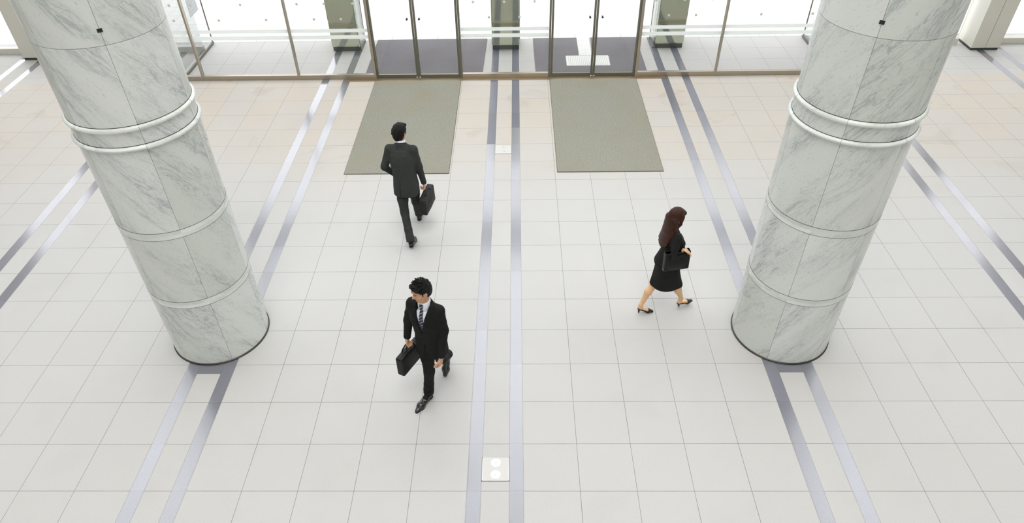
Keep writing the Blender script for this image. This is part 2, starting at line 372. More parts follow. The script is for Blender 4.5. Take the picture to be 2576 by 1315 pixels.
# ---- mirror-clad piers standing in the porch
for u, lab in ((-6.08, 'mirror-clad square pier outside the glass, left of both doorways'),
               (0.01, 'mirror-clad square pier outside the glass, between the two outdoor mats'),
               (6.19, 'mirror-clad square pier outside the glass, right of both doorways')):
    g = empty('entrance_pier', (u*T, YP+.32, 0), label=lab, cat='pier', group='mirror-clad piers in the porch')
    x0, x1 = (u-.535)*T, (u+.535)*T; hp = 3.0
    rad = .05
    MB().box(x0, x1, YP+.0, YP+.64, .10, hp, .022).build('cladding', M_pier, g)
    MB().box(x0+.02, x1-.02, YP+.02, YP+.62, 0, .10).build('kickplate', M_kick, g)
    MB().box(x0+.03, x1-.03, YP+.03, YP+.61, hp, hp+.05).build('cap', M_panel, g)
def fin(u, y0, y1):
    win_n[0] += 1
    r = empty('window_%d' % win_n[0], (u*T, (y0+y1)/2, 0), kind='structure')
    x = u*T; MB().box(x-.006, x+.006, y0, y1, .02, 3.0).build('glass_pane', M_glass, r)
    MB().box(x-.02, x+.02, y0, y1, 0, .02).build('bottom_rail', M_steel_dark, r)
    MB().box(x-.010, x+.010, y1-.010, y1+.010, .02, 3.0).build('corner_post', M_steel_dark, r)
fin(-5.52, YP+.02, 19.97*T); fin(5.60, YP+.02, 19.97*T)
# ---- square enamelled columns at the outer ends
for u0, u1, lab in ((-18.3, -17.2, 'white clad square column by the outer glazing at the far left'),
                    (17.24, 18.28, 'white clad square column with a centre joint by the outer glazing at the far right')):
    g = empty('square_column', ((u0+u1)/2*T, 18.55*T+.4, 0), label=lab, cat='column', group='white square columns on the outer glass line')
    y0 = 18.53*T; xm = (u0+u1)/2*T
    mb = MB(); mb.box(u0*T, xm-.004, y0, y0+.62, .06, H-.01, .004); mb.box(xm+.004, u1*T, y0, y0+.62, .06, H-.01, .004)
    mb.build('cladding', M_panel, g)
    MB().box(u0*T+.015, u1*T-.015, y0+.015, y0+.6, 0, .06).build('kickplate', M_kick, g)
    MB().box(xm-.004, xm+.004, y0+.006, y0+.6, .06, H-.02).build('joint', M_shadowgap, g)
# ------------------------------------------------------------------ marble columns
def marble_column(u, v, seed, lab):
    g = empty('marble_column', (u*T, v*T, 0), label=lab, cat='column', group='round marble columns')
    cx, cy, R = u*T, v*T, .996*T
    ms = marble('veined_marble_%d' % seed, True, False, seed); ml = marble('pale_marble_%d' % seed, False, True, seed+.5)
    MB().lathe(cx, cy, [(R, .02), (R, H-.001)], 160).build('shaft', ms, g, True)
    MB().lathe(cx, cy, [(R, 0), (R+.012, 0), (R+.012, .016), (R, .024)], 160, True).build('base_trim', M_shadowgap, g, True)
    for h0, h1 in ((1.62, 1.78), (3.27, 3.43)):
        MB().lathe(cx, cy, [(R-.003, h0*T), (R+.0015, h0*T+.002), (R+.0015, h1*T-.002), (R-.003, h1*T)], 160).build('inlay_band', ml, g, True)
        MB().lathe(cx, cy, [(R-.003, h1*T-.001), (R+.002, h1*T-.001), (R+.002, h1*T+.0025), (R-.003, h1*T+.0025)], 160, True).build('joint_line', M_shadowgap, g)
        MB().lathe(cx, cy, [(R-.003, h0*T-.0015), (R+.002, h0*T-.0015), (R+.002, h0*T+.001), (R-.003, h0*T+.001)], 160, True).build('joint_line', M_shadowgap, g)
    for hc in (5.12, 5.465):
        z = hc*T; r0 = .027
        prof = [(R-.01+0*.0, z-r0)]+[(R-.002+(r0+.006)*math.cos(t), z+r0*math.sin(t)) for t in np.linspace(-math.pi/2, math.pi/2, 15)]+[(R-.01, z+r0)]
        MB().lathe(cx, cy, prof, 160, True).build('ring_moulding', ml, g, True)
        MB().lathe(cx, cy, [(R-.003, z+r0), (R+.004, z+r0), (R+.004, z+r0+.004), (R-.003, z+r0+.004)], 160, True).build('joint_line', M_shadowgap, g)
        # butt joints of the ring pieces and of the seams across them
    for k in range(6):
        a = k*math.pi/3; R2 = R+.0305
        for hc in (5.12, 5.465):
            z = hc*T; c, s_ = math.cos(a), math.sin(a)
            mt = Matrix.Translation((cx+c*(R+.012), cy+s_*(R+.012), z)) @ Matrix.Rotation(a, 4, 'Z')
            mb = MB(); bmesh.ops.create_cone(mb.bm, cap_ends=True, segments=32, radius1=1, radius2=1, depth=.0022,
                matrix=Matrix.Translation((cx+c*(R-.002), cy+s_*(R-.002), z)) @ Matrix.Rotation(a, 4, 'Z') @ Matrix.Rotation(math.pi/2, 4, 'X') @ Matrix.Diagonal((.0337, .0277, 1, 1)))
            mb.build('ring_joint', M_shadowgap, g)
    a = -math.pi/3 if seed == 0 else -2*math.pi/3
    mt = Matrix.Translation((cx+math.cos(a)*R, cy+math.sin(a)*R, 7.02*T)) @ Matrix.Rotation(a, 4, 'Z')
    mb = MB().box(-.02, .004, -.022, .022, -.016, .016, 0, mt); mb.box(.0, .016, -.008, .012, -.006, .006, 0, mt)
    mb.build('wall_socket', M_black, g)
marble_column(-6.11, 4.0, 0, 'thick round veined marble column on the left, greener and left of both men')
marble_column(6.09, 3.97, 1, 'thick round veined marble column on the right, paler and right of the woman')
# ------------------------------------------------------------------ mats, plates, tactile paving
def floor_mat(name, pts, z, m, lab, grp, edge=True, cat='mat'):
    bm = bmesh.new(); vs = [bm.verts.new((x*T, y*T, .001)) for x, y in pts]; f = bm.faces.new(vs)
    if f.normal.z < 0: f.normal_flip()
    e = bmesh.ops.extrude_face_region(bm, geom=[f]); bmesh.ops.translate(bm, vec=(0, 0, z), verts=[q for q in e['geom'] if isinstance(q, bmesh.types.BMVert)])
    bmesh.ops.recalc_face_normals(bm, faces=bm.faces)
    cx = sum(p[0] for p in pts)/len(pts)*T; cy = sum(p[1] for p in pts)/len(pts)*T
    g = empty(name, (cx, cy, 0), label=lab, cat=cat, group=grp)
    me = bpy.data.meshes.new('pile'); bm.to_mesh(me); bm.free(); link('pile', me, m, g)
    if edge:
        x0, x1, y0, y1 = min(p[0] for p in pts)*T, max(p[0] for p in pts)*T, min(p[1] for p in pts)*T, max(p[1] for p in pts)*T; q = .008
        mb = MB().box(x0-q, x1+q, y0-q, y0, .0005, z*.8, 0); mb.box(x0-q, x0, y0, y1, .0005, z*.8).box(x1, x1+q, y0, y1, .0005, z*.8)
        mb.build('edging', M_matedge, g)
    return g
y1 = YF/T-.27
floor_mat('entrance_mat', [(-4.58, 10.36), (-1.56, 10.36), (-1.56, y1), (-4.58, y1)], .012, M_mat_in, 'olive-grey entrance mat inside the left doors, the back-turned man walking onto it', 'olive mats inside the doors')
floor_mat('entrance_mat', [(1.58, 10.39), (4.61, 10.39), (4.61, y1), (1.58, y1)], .012, M_mat_in, 'olive-grey entrance mat inside the right doors, nobody near it', 'olive mats inside the doors')
ym = YF/T+.1
floor_mat('outdoor_mat', [(-5.03, ym), (-.82, ym), (-.73, 20.1), (-5.03, 20.1)], .012, M_mat_out, 'plain dark grey mat outside the left doors', 'dark outdoor mats', False)
floor_mat('outdoor_mat', [(1.10, ym), (5.08, ym), (5.08, 20.1), (3.30, 20.1), (3.24, 18.43), (3.86, 18.43), (3.83, 17.52), (2.23, 17.52), (2.24, 18.43), (2.73, 18.43), (2.76, 20.1), (1.06, 20.1)],
          .012, M_mat_out, 'dark grey mat outside the right doors with a pale T-shaped cut-out', 'dark outdoor mats', False)
M_tact = simple('pale_tactile_tile', lin(214, 214, 210), .6)
g = MB().box(2.245*T, 3.825*T, 17.535*T, 18.42*T, .001, .010)
for i in range(22):
    for j in range(9):
        g.cyl(((2.34+i*.0665)*T, (17.62+j*.088)*T, .0125), .011, .007, 'Z', 8, .007)
o = g.build('tactile_paving', M_tact); tag(o, 'pale tactile block with rows of domes in the outdoor mat behind the right doors', 'tactile paving')
g = MB().box(2.755*T, 3.225*T, 18.45*T, 20.1*T, .001, .010)
for i in range(4):
    for j in range(4): g.box((2.82+i*.1)*T-.008, (2.82+i*.1)*T+.008, (18.52+j*.4)*T, (18.84+j*.4)*T, .009, .015, .002)
o = g.build('tactile_paving', M_tact); tag(o, 'narrow pale tactile strip with raised bars leading outside to the kerb', 'tactile paving')
def access_plate(u0, u1, v0, v1, lab, disc_m, discs, r):
    g = empty('floor_access_plate', ((u0+u1)/2*T, (v0+v1)/2*T, 0), label=lab, cat='floor plate', group='square floor plates on the centre line')
    MB().box(u0*T+.008, u1*T-.008, v0*T+.008, v1*T-.008, .0006, .003).build('plate', M_plate, g)
    mb = MB()
    for (a, b_, c, d) in ((u0*T+.003, u1*T-.003, v0*T+.003, v0*T+.008), (u0*T+.003, u1*T-.003, v1*T-.008, v1*T-.003), (u0*T+.003, u0*T+.008, v0*T+.003, v1*T-.003), (u1*T-.008, u1*T-.003, v0*T+.003, v1*T-.003)):
        mb.box(a, b_, c, d, .0006, .0045)
    mb.build('frame', M_stainless, g)
    mb = MB()
    for (a, b_, c, d) in ((u0*T-.002, u1*T+.002, v0*T-.002, v0*T+.003), (u0*T-.002, u1*T+.002, v1*T-.003, v1*T+.002), (u0*T-.002, u0*T+.003, v0*T, v1*T), (u1*T-.003, u1*T+.002, v0*T, v1*T)):
        mb.box(a, b_, c, d, .0004, .002)
    mb.build('gap', M_shadowgap, g)
    for (u, v) in discs:
        d = MB().cyl((u*T, v*T, .0045), r, .003, 'Z', 40).build('lift_disc', disc_m, g)
        q = MB().cyl((u*T, v*T, .0063), .0045, .001, 'Z', 12); me = q.bm
        bmesh.ops.recalc_face_normals(me, faces=me.faces); mm = bpy.data.meshes.new('screw'); me.to_mesh(mm); me.free()
        mm.transform(Matrix.Translation(-Vector(g.location))); mm.materials.append(M_shadowgap); so = bpy.data.objects.new('screw', mm); COL.objects.link(so); so.parent = d
access_plate(-.25, .25, .20, .70, 'square floor plate with two bright white discs, nearest the bottom edge', M_disc, [(0, .58), (0, .33)], .053)
access_plate(-.25, .25, 11.43, 11.93, 'square floor plate with two small dull grey discs, between the entrance mats', M_dimple, [(0, 11.81), (0.03, 11.58)], .03)
# ---- notice on the left glass return
M_poster, nt, b = mat('notice_print'); n = N(nt); o_ = n.sep(n.obj())
yy, zz = o_[1], o_[2]
pink = n.m('GREATER_THAN', zz, .02)
c = n.mix(pink, lin(244, 246, 248), lin(238, 190, 186))
txt = n.m('MULTIPLY', n.m('LESS_THAN', n.m('FRACT', n.m('MULTIPLY', zz, 13)), .4), n.m('GREATER_THAN', n.noise(n.comb(0.0, n.m('MULTIPLY', yy, 3), n.m('MULTIPLY', zz, 3)), 22, 1), .5))
txt = n.m('MULTIPLY', txt, n.m('LESS_THAN', zz, -.02)); c = n.mix(n.m('MULTIPLY', txt, .45), c, lin(110, 140, 170))
n.set(b.inputs['Base Color'], c); b.inputs['Roughness'].default_value = .5
px_, py0, py1, pz0, pz1 = -11.52*T-.020, 18.72*T, 19.55*T, .78, 1.75
o = MB().box(-.0015, .0015, -(py1-py0)/2, (py1-py0)/2, -(pz1-pz0)/2+.1, (pz1-pz0)/2+.1).build('notice_poster', M_poster)
o.location = (px_+.012, (py0+py1)/2, (pz0+pz1)/2); tag(o, 'pink and white printed notice stuck on the glass beside the left marble column', 'poster')

# ------------------------------------------------------------------ people: smooth implicit bodies and clothes, meshed with surface nets
VX, VY, VZ = Vector((1, 0, 0)), Vector((0, 1, 0)), Vector((0, 0, 1))
class SDF:
    def __init__(s, lo, hi, h):
        s.h = h; s.lo = np.array(lo, float); n = np.ceil((np.array(hi)-s.lo)/h).astype(int)+1; s.n = n
        s.ax = [(s.lo[i]+h*np.arange(n[i])).astype(np.float32) for i in range(3)]
        s.F = np.full(n, .5, np.float32)
    def sl(s, lo, hi):
        a = np.clip(np.floor((np.array(lo)-s.lo)/s.h).astype(int), 0, s.n-1); b = np.clip(np.ceil((np.array(hi)-s.lo)/s.h).astype(int)+1, 1, s.n)
        return tuple(slice(int(a[i]), int(max(b[i], a[i]+1))) for i in range(3))
    def pts(s, sl): return s.ax[0][sl[0]][:, None, None], s.ax[1][sl[1]][None, :, None], s.ax[2][sl[2]][None, None, :]
    def apply(s, sl, d, k=0.0, op='u'):
        A = s.F[sl]
        if op == 's': d = -d
        if op == 'u':
            if k > 0: hh = np.clip(.5+.5*(A-d)/k, 0, 1); R = A*(1-hh)+d*hh-k*hh*(1-hh)
            else: R = np.minimum(A, d)
        else:
            if k > 0: hh = np.clip(.5-.5*(A-d)/k, 0, 1); R = A*(1-hh)+d*hh+k*hh*(1-hh)
            else: R = np.maximum(A, d)
        s.F[sl] = R
    def cone(s, a, b, ra, rb=None, k=.02, op='u', flat=None):
        """tapered capsule; flat=(axis, factor) thins it along one direction"""
        rb = ra if rb is None else rb; a = np.array(a, float); b = np.array(b, float); m = max(ra, rb)+k+3*s.h
        sl = s.sl(np.minimum(a, b)-m, np.maximum(a, b)+m); X, Y, Z = s.pts(sl); ba = b-a; L = max(float(ba@ba), 1e-9)
        px, py, pz = X-a[0], Y-a[1], Z-a[2]
        t = np.clip((px*ba[0]+py*ba[1]+pz*ba[2])/L, 0, 1)
        qx, qy, qz = px-ba[0]*t, py-ba[1]*t, pz-ba[2]*t
        if flat is not None:
            v, f = flat; dt = qx*v[0]+qy*v[1]+qz*v[2]; g = (1/f-1)
            qx, qy, qz = qx+v[0]*dt*g, qy+v[1]*dt*g, qz+v[2]*dt*g
        d = np.sqrt(qx*qx+qy*qy+qz*qz)-(ra+(rb-ra)*t)
        s.apply(sl, d.astype(np.float32), k, op); return s
    def ell(s, c, r, R=None, k=.02, op='u'):
        """ellipsoid; R rows are its axes"""
        c = np.array(c, float); r = np.array(r, float); R = np.eye(3) if R is None else np.array(R, float); m = r.max()+k+3*s.h
        sl = s.sl(c-m, c+m); X, Y, Z = s.pts(sl); x, y, z = X-c[0], Y-c[1], Z-c[2]
        q = [(R[i][0]*x+R[i][1]*y+R[i][2]*z)/r[i] for i in range(3)]
        k0 = np.sqrt(q[0]**2+q[1]**2+q[2]**2); k1 = np.sqrt((q[0]/r[0])**2+(q[1]/r[1])**2+(q[2]/r[2])**2)
        s.apply(sl, (k0*(k0-1)/np.maximum(k1, 1e-6)).astype(np.float32), k, op); return s
    def box(s, c, r, R=None, rad=.005, k=0.0, op='u'):
        c = np.array(c, float); R = np.eye(3) if R is None else np.array(R, float); m = float(np.linalg.norm(r))+k+3*s.h
        sl = s.sl(c-m, c+m); X, Y, Z = s.pts(sl); x, y, z = X-c[0], Y-c[1], Z-c[2]
        q = [np.abs(R[i][0]*x+R[i][1]*y+R[i][2]*z)-(r[i]-rad) for i in range(3)]
        d = np.sqrt(np.maximum(q[0], 0)**2+np.maximum(q[1], 0)**2+np.maximum(q[2], 0)**2)+np.minimum(np.maximum(q[0], np.maximum(q[1], q[2])), 0)-rad
        s.apply(sl, d.astype(np.float32), k, op); return s
    def loft(s, rows, Lv, k=.02, op='u', grow=0.0, p=2.3, zlo=None, zhi=None):
        """body section stack: rows of (z, cx, cy, half_width, half_depth); Lv = unit vector to the figure's left"""
        rows = sorted(rows); z = np.array([r[0] for r in rows]); A = np.array(rows)
        z0, z1 = z[0] if zlo is None else zlo, z[-1] if zhi is None else zhi; mw = A[:, 3:].max()+grow+k+.06
        sl = s.sl((A[:, 1].min()-mw, A[:, 2].min()-mw, z0-k-.05), (A[:, 1].max()+mw, A[:, 2].max()+mw, z1+k+.05)); X, Y, Z = s.pts(sl)
        zz = Z.ravel(); I = [np.interp(zz, z, A[:, j])[None, None, :] for j in range(1, 5)]
        if len(rows) > 3:
            pass
        a, b = I[2]+grow, I[3]+grow; x, y = X-I[0], Y-I[1]
        l = x*Lv[0]+y*Lv[1]; f = x*Lv[1]-y*Lv[0]
        q = (np.abs(l/a)**p+np.abs(f/b)**p)**(1/p)
        d = (q-1)*np.minimum(a, b)*np.where(q > 0, 1, 1)
        d = np.maximum(d, np.maximum(z0-Z, Z-z1))
        s.apply(sl, d.astype(np.float32), k, op); return s
    def cut(s, pnt, nrm, k=0.0):
        """remove what lies on the side the normal points to"""
        X, Y, Z = s.pts((slice(None),)*3); n_ = np.array(nrm, float); n_ /= np.linalg.norm(n_)
        d = (X-pnt[0])*n_[0]+(Y-pnt[1])*n_[1]+(Z-pnt[2])*n_[2]
        s.apply((slice(None),)*3, d.astype(np.float32), k, 'i'); return s
    def copy(s):
        q = object.__new__(SDF); q.h, q.lo, q.n, q.ax, q.F = s.h, s.lo, s.n, s.ax, s.F.copy(); return q
    def mesh(s, name, m, parent, keep=True, relax=2):
        F = s.F.copy(); F[0], F[-1] = .5, .5; F[:, 0], F[:, -1] = .5, .5; F[:, :, 0], F[:, :, -1] = .5, .5
        ins = F < 0; n = np.array(F.shape); cs = n-1
        cnt = np.zeros(cs, np.int32); sm = np.zeros((*cs, 3), np.float32)
        mixd = None
        corner = np.zeros(cs, np.int32)
        for dx in (0, 1):
            for dy in (0, 1):
                for dz in (0, 1): corner += ins[dx:n[0]-1+dx, dy:n[1]-1+dy, dz:n[2]-1+dz]
        act = (corner > 0) & (corner < 8); idx = np.argwhere(act); vid = np.full(cs, -1, np.int64); vid[act] = np.arange(len(idx))
        P = np.zeros((len(idx), 3)); c = np.zeros(len(idx)); I, J, K = idx.T
        cv = {(a, b_, d): F[I+a, J+b_, K+d] for a in (0, 1) for b_ in (0, 1) for d in (0, 1)}
        for a in range(3):
            o1, o2 = [q for q in range(3) if q != a]
            for u in (0, 1):
                for v in (0, 1):
                    k0 = [0, 0, 0]; k0[o1], k0[o2] = u, v; k1 = list(k0); k1[a] = 1
                    f0, f1 = cv[tuple(k0)], cv[tuple(k1)]; cr = (f0 < 0) != (f1 < 0); t = np.where(cr, f0/np.where(cr, f0-f1, 1), 0)
                    p = np.zeros((len(idx), 3)); p[:, o1], p[:, o2], p[:, a] = u, v, t
                    P += p*cr[:, None]; c += cr
        V = s.lo+(idx+P/np.maximum(c, 1)[:, None])*s.h
        faces = []
        for a in range(3):
            o1, o2 = (a+1) % 3, (a+2) % 3
            sa = [slice(None)]*3; sb = [slice(None)]*3; sa[a] = slice(0, n[a]-1); sb[a] = slice(1, n[a])
            A, B = ins[tuple(sa)], ins[tuple(sb)]; E = np.argwhere(A != B)
            E = E[(E[:, o1] > 0) & (E[:, o2] > 0) & (E[:, o1] < n[o1]-1) & (E[:, o2] < n[o2]-1)]
            fl = A[tuple(E.T)]; q = []
            for du, dv in ((0, 0), (1, 0), (1, 1), (0, 1)):
                e = E.copy(); e[:, o1] -= du; e[:, o2] -= dv; q.append(vid[tuple(e.T)])
            q = np.stack(q, 1); q[fl] = q[fl]; q[~fl] = q[~fl][:, ::-1]; faces.append(q)
        Q = np.concatenate(faces); Q = Q[(Q >= 0).all(1)]
        for it in range(relax):
            acc = np.zeros_like(V); ct = np.zeros(len(V))
            for i in range(4):
                a_, b_ = Q[:, i], Q[:, (i+1) % 4]
                np.add.at(acc, a_, V[b_]); np.add.at(ct, a_, 1); np.add.at(acc, b_, V[a_]); np.add.at(ct, b_, 1)
            V = V*.5+.5*acc/np.maximum(ct, 1)[:, None]
        me = bpy.data.meshes.new(name); me.vertices.add(len(V)); me.vertices.foreach_set('co', V.astype(np.float32).ravel())
        me.loops.add(Q.size); me.polygons.add(len(Q)); me.loops.foreach_set('vertex_index', Q.astype(np.int32).ravel())
        me.polygons.foreach_set('loop_start', np.arange(0, Q.size, 4, dtype=np.int32)); me.update(calc_edges=True); me.validate()
        o = link(name, me, m, parent); me.shade_smooth(); return o
def v3(*a): return np.array(a, float)
def nrm(v): v = np.array(v, float); return v/np.linalg.norm(v)
def cloth(name, c0, c1, rough=.8, spec=.3, sheen=.0, scale=9):
    m, nt, b = mat(name); n = N(nt); p = n.obj(); a = n.noise(p, scale, 3, .55, .6); f = n.noise(p, 420, 2, .7)
    n.set(b.inputs['Base Color'], n.mix(n.m('MULTIPLY', f, .8), c0, c1)); b.inputs['Roughness'].default_value = rough
    b.inputs['Specular IOR Level'].default_value = spec
    n.set(b.inputs['Normal'], n.bump(n.m('ADD', n.m('MULTIPLY', a, 1.0), n.m('MULTIPLY', f, .02)), .55, .03)); return m
M_suit_grey = cloth('charcoal_suit_wool', lin(34, 36, 34), lin(62, 64, 60), .85, .25)
M_suit_black = cloth('black_suit_wool', lin(14, 14, 14), lin(30, 30, 29), .85, .22)
M_suit_woman = cloth('black_skirt_suit_wool', lin(16, 16, 15), lin(34, 34, 32), .85, .22)
M_shirt = cloth('white_shirt_cotton', lin(225, 226, 236), lin(238, 238, 246), .8, .2)
M_leather = simple('black_shoe_leather', lin(16, 15, 15), .22, 0, .6, .3)
M_sole = simple('dark_shoe_sole', lin(24, 22, 20), .6)
M_pump = simple('black_pump_leather', lin(22, 22, 25), .3, 0, .5)
M_bag_cloth = cloth('black_nylon', lin(15, 15, 15), lin(30, 30, 30), .6, .4)
M_bag_leather = simple('black_bag_leather', lin(11, 11, 11), .5, 0, .3)
M_metal = simple('zip_metal', lin(190, 190, 188), .3, 1.0)
M_sock = simple('black_sock', lin(14, 14, 14), .9)
M_eye = simple('dark_eye', lin(22, 16, 12), .2); M_lip = simple('lips', lin(150, 88, 72), .5)
def skin(name, c0, c1):
    m, nt, b = mat(name); n = N(nt); a = n.noise(n.obj(), 14, 3, .5); n.set(b.inputs['Base Color'], n.mix(a, c0, c1))
    b.inputs['Roughness'].default_value = .5; b.inputs['Specular IOR Level'].default_value = .35
    b.inputs['Subsurface Weight'].default_value = .08; b.inputs['Subsurface Radius'].default_value = (.02, .008, .004); return m
M_skin_man = skin('tan_skin', lin(186, 140, 108), lin(204, 158, 126))
M_skin_woman = skin('light_skin', lin(214, 170, 128), lin(224, 184, 146))
def hairmat(name, c0, c1, rough):
    m, nt, b = mat(name); n = N(nt); p = n.sep(n.obj()); a = n.noise(n.comb(n.m('MULTIPLY', p[0], 9), n.m('MULTIPLY', p[1], 9), n.m('MULTIPLY', p[2], 1.1)), 16, 3, .6, .4)
    n.set(b.inputs['Base Color'], n.mix(n.sstep(a, .35, .7), c0, c1)); b.inputs['Roughness'].default_value = rough; b.inputs['Specular IOR Level'].default_value = .22
    n.set(b.inputs['Normal'], n.bump(a, .6, .01)); return m
M_hair_black = hairmat('black_hair', lin(7, 6, 6), lin(18, 16, 15), .6)
M_hair_brown = hairmat('auburn_hair', lin(36, 17, 10), lin(72, 36, 21), .45)

def hand(s, wrist, d, nv, side, curl, size=1.0, spread=.06, thumb_in=.5):
    """palm, four unequal bent fingers and a side thumb. d: along the hand, nv: palm normal (towards the palm side), side: towards the thumb"""
    d, nv, side = nrm(d), nrm(nv), nrm(side); q = size; w_ = np.array(wrist, float)
    s.cone(w_-d*.03*q, w_+d*.025*q, .024*q, .026*q, .012, flat=(nv, .72))
    for t in (-.024, -.008, .008, .024):
        s.cone(w_+d*.02*q+side*t*.7*q, w_+d*.088*q+side*t*q, .0155*q, .0135*q, .012, flat=(nv, .85))
    L = {0: (.040, .026, .021), 1: (.045, .029, .022), 2: (.042, .027, .022), 3: (.033, .021, .019)}
    for i, t in enumerate((.028, .0095, -.0095, -.027)):
        p = w_+d*(.088 if i in (1, 2) else .083)*q+side*t*q; dirv = d+side*spread*(1.5-i)*.6; ang = 0
        for j, l in enumerate(L[i]):
            ang += curl[j]*(1+.06*i); dd = nrm(dirv*math.cos(ang)+nv*math.sin(ang)); e = p+dd*l*q
            r0 = (.0088, .0082, .0076)[j]*q*(1 if i < 3 else .88); s.cone(p, e, r0, r0*.93, .003); p = e
    b0 = w_+d*.022*q+side*.022*q+nv*.008*q; d1 = nrm(d*.75+side*.62+nv*.35*thumb_in); e1 = b0+d1*.042*q
    d2 = nrm(d*.95+side*(.25-.5*thumb_in)+nv*.8*thumb_in); e2 = e1+d2*.030*q; e3 = e2+nrm(d2+nv*.3*thumb_in-side*.3*thumb_in)*.024*q
    s.cone(b0, e1, .0145*q, .0115*q, .010); s.cone(e1, e2, .0108*q, .0098*q, .004); s.cone(e2, e3, .0098*q, .0082*q, .003)
def frame(f, pitch=0.0, roll=0.0):
    """axes (left, forward, up) of a head or foot looking along f"""
    f = nrm((f[0], f[1], 0)); l = np.cross((0, 0, 1), f); u = v3(0, 0, 1)
    f2 = f*math.cos(pitch)-u*math.sin(pitch); u2 = u*math.cos(pitch)+f*math.sin(pitch)
    l2 = l*math.cos(roll)+u2*math.sin(roll); u3 = u2*math.cos(roll)-l*math.sin(roll)
    return np.array([l2, f2, u3])
def head(s, c, R, neck, q=1.0):
    """c = centre of the skull"""
    c = np.array(c, float); L = lambda x, y, z: c+q*(R[0]*x+R[1]*y+R[2]*z)
    s.ell(L(0, -.012, .022), (.074*q, .092*q, .088*q), R, .0)
    s.ell(L(0, .022, -.028), (.062*q, .066*q, .082*q), R, .03)
    s.cone(L(0, .058, -.098), L(0, .05, -.085), .021*q, .03*q, .03)                # chin
    for k in (-1, 1):
        s.cone(L(k*.047, .0, -.062), L(k*.018, .052, -.098), .02*q, .018*q, .03)   # jaw line
        s.ell(L(k*.045, .052, -.03), (.022*q, .018*q, .02*q), R, .02)              # cheek
        s.ell(L(k*.031, .083, .004), (.018*q, .012*q, .010*q), R, .010, 's')       # eye socket
        s.ell(L(k*.030, .071, .003), (.0125*q, .0125*q, .0115*q), R, .004)         # lid
        s.cone(L(k*.014, .084, .021), L(k*.046, .07, .022), .007*q, .006*q, .008)  # brow ridge
        s.ell(L(k*.076, -.008, -.008), (.007*q, .018*q, .031*q), R, .006)          # ear
        s.ell(L(k*.082, -.004, -.004), (.005*q, .009*q, .017*q), R, .003, 's')
    s.cone(L(0, .084, .012), L(0, .103, -.030), .0075*q, .0115*q, .008)            # nose
    for k in (-1, 1): s.ell(L(k*.0105, .094, -.033), (.0075*q, .008*q, .007*q), R, .005)
    s.cone(L(-.019, .080, -.060), L(.019, .080, -.060), .007*q, .007*q, .006)      # lips
    s.cone(L(-.016, .078, -.069), L(.016, .078, -.069), .0075*q, .0075*q, .005)
    s.cone(L(-.022, .090, -.0645), L(.022, .090, -.0645), .0022*q, .0022*q, .002, 's')
    s.cone(L(0, -.018, -.045), neck, .054*q, .049*q, .02)
def shoe(name, heel, toe, m, parent, pitch=0.0, ankle=None, q=1.0, width=.044):
    """heel, toe: ground points under the heel and the toe when flat; pitch lifts the heel"""
    heel, toe = v3(*heel), v3(*toe); f = nrm(toe-heel); R = np.array([np.cross((0, 0, 1), nrm((f[0], f[1], 0))), f, v3(0, 0, 0)]); R[2] = np.cross(R[1], R[0]); R[2] = R[2]*np.sign(R[2][2]); L = float(np.linalg.norm(toe-heel))
    P = lambda x, y, z: heel+R[0]*x+R[1]*y*L+R[2]*z
    lo = np.minimum(heel, toe)-.12; hi = np.maximum(heel, toe)+.17; s = SDF(lo, hi, .0045)
    s.cone(P(0, .13, .048), P(0, .45, .044), .035, .036, .02); s.cone(P(0, .45, .040), P(0, .70, .034), .038, width, .03)
    s.cone(P(0, .70, .032), P(0, .95, .024), width, .024, .03, flat=(R[2], .8)); s.cone(P(0, .13, .05), P(0, .20, .105), .034, .039, .02)
    s.cone(P(0, .35, .07), P(0, .55, .055), .028, .025, .02)
    s.cut(P(0, 0, .012), -R[2]); s.cut(P(0, 0, .098), R[2], .004)
    s.cone(P(0, .17, .16), P(0, .17, .075), .031, .027, .004, 's')
    sh = s.mesh(name, m, parent)
    k = SDF(lo, hi, .0045)
    k.cone(P(0, .12, .0), P(0, .45, .0), .037, .034, .01); k.cone(P(0, .45, 0), P(0, .72, 0), .034, width+.003, .01); k.cone(P(0, .72, 0), P(0, .96, 0), width+.003, .026, .01)
    k.cut(P(0, 0, .014), R[2]); k.cut(P(0, 0, .0), -R[2])
    k.box(P(0, .40, -.002), (.06, .055*L/.3, .010), [R[0], R[1], R[2]], .002, 0, 's')
    k.mesh('sole', M_sole, sh)
    return sh

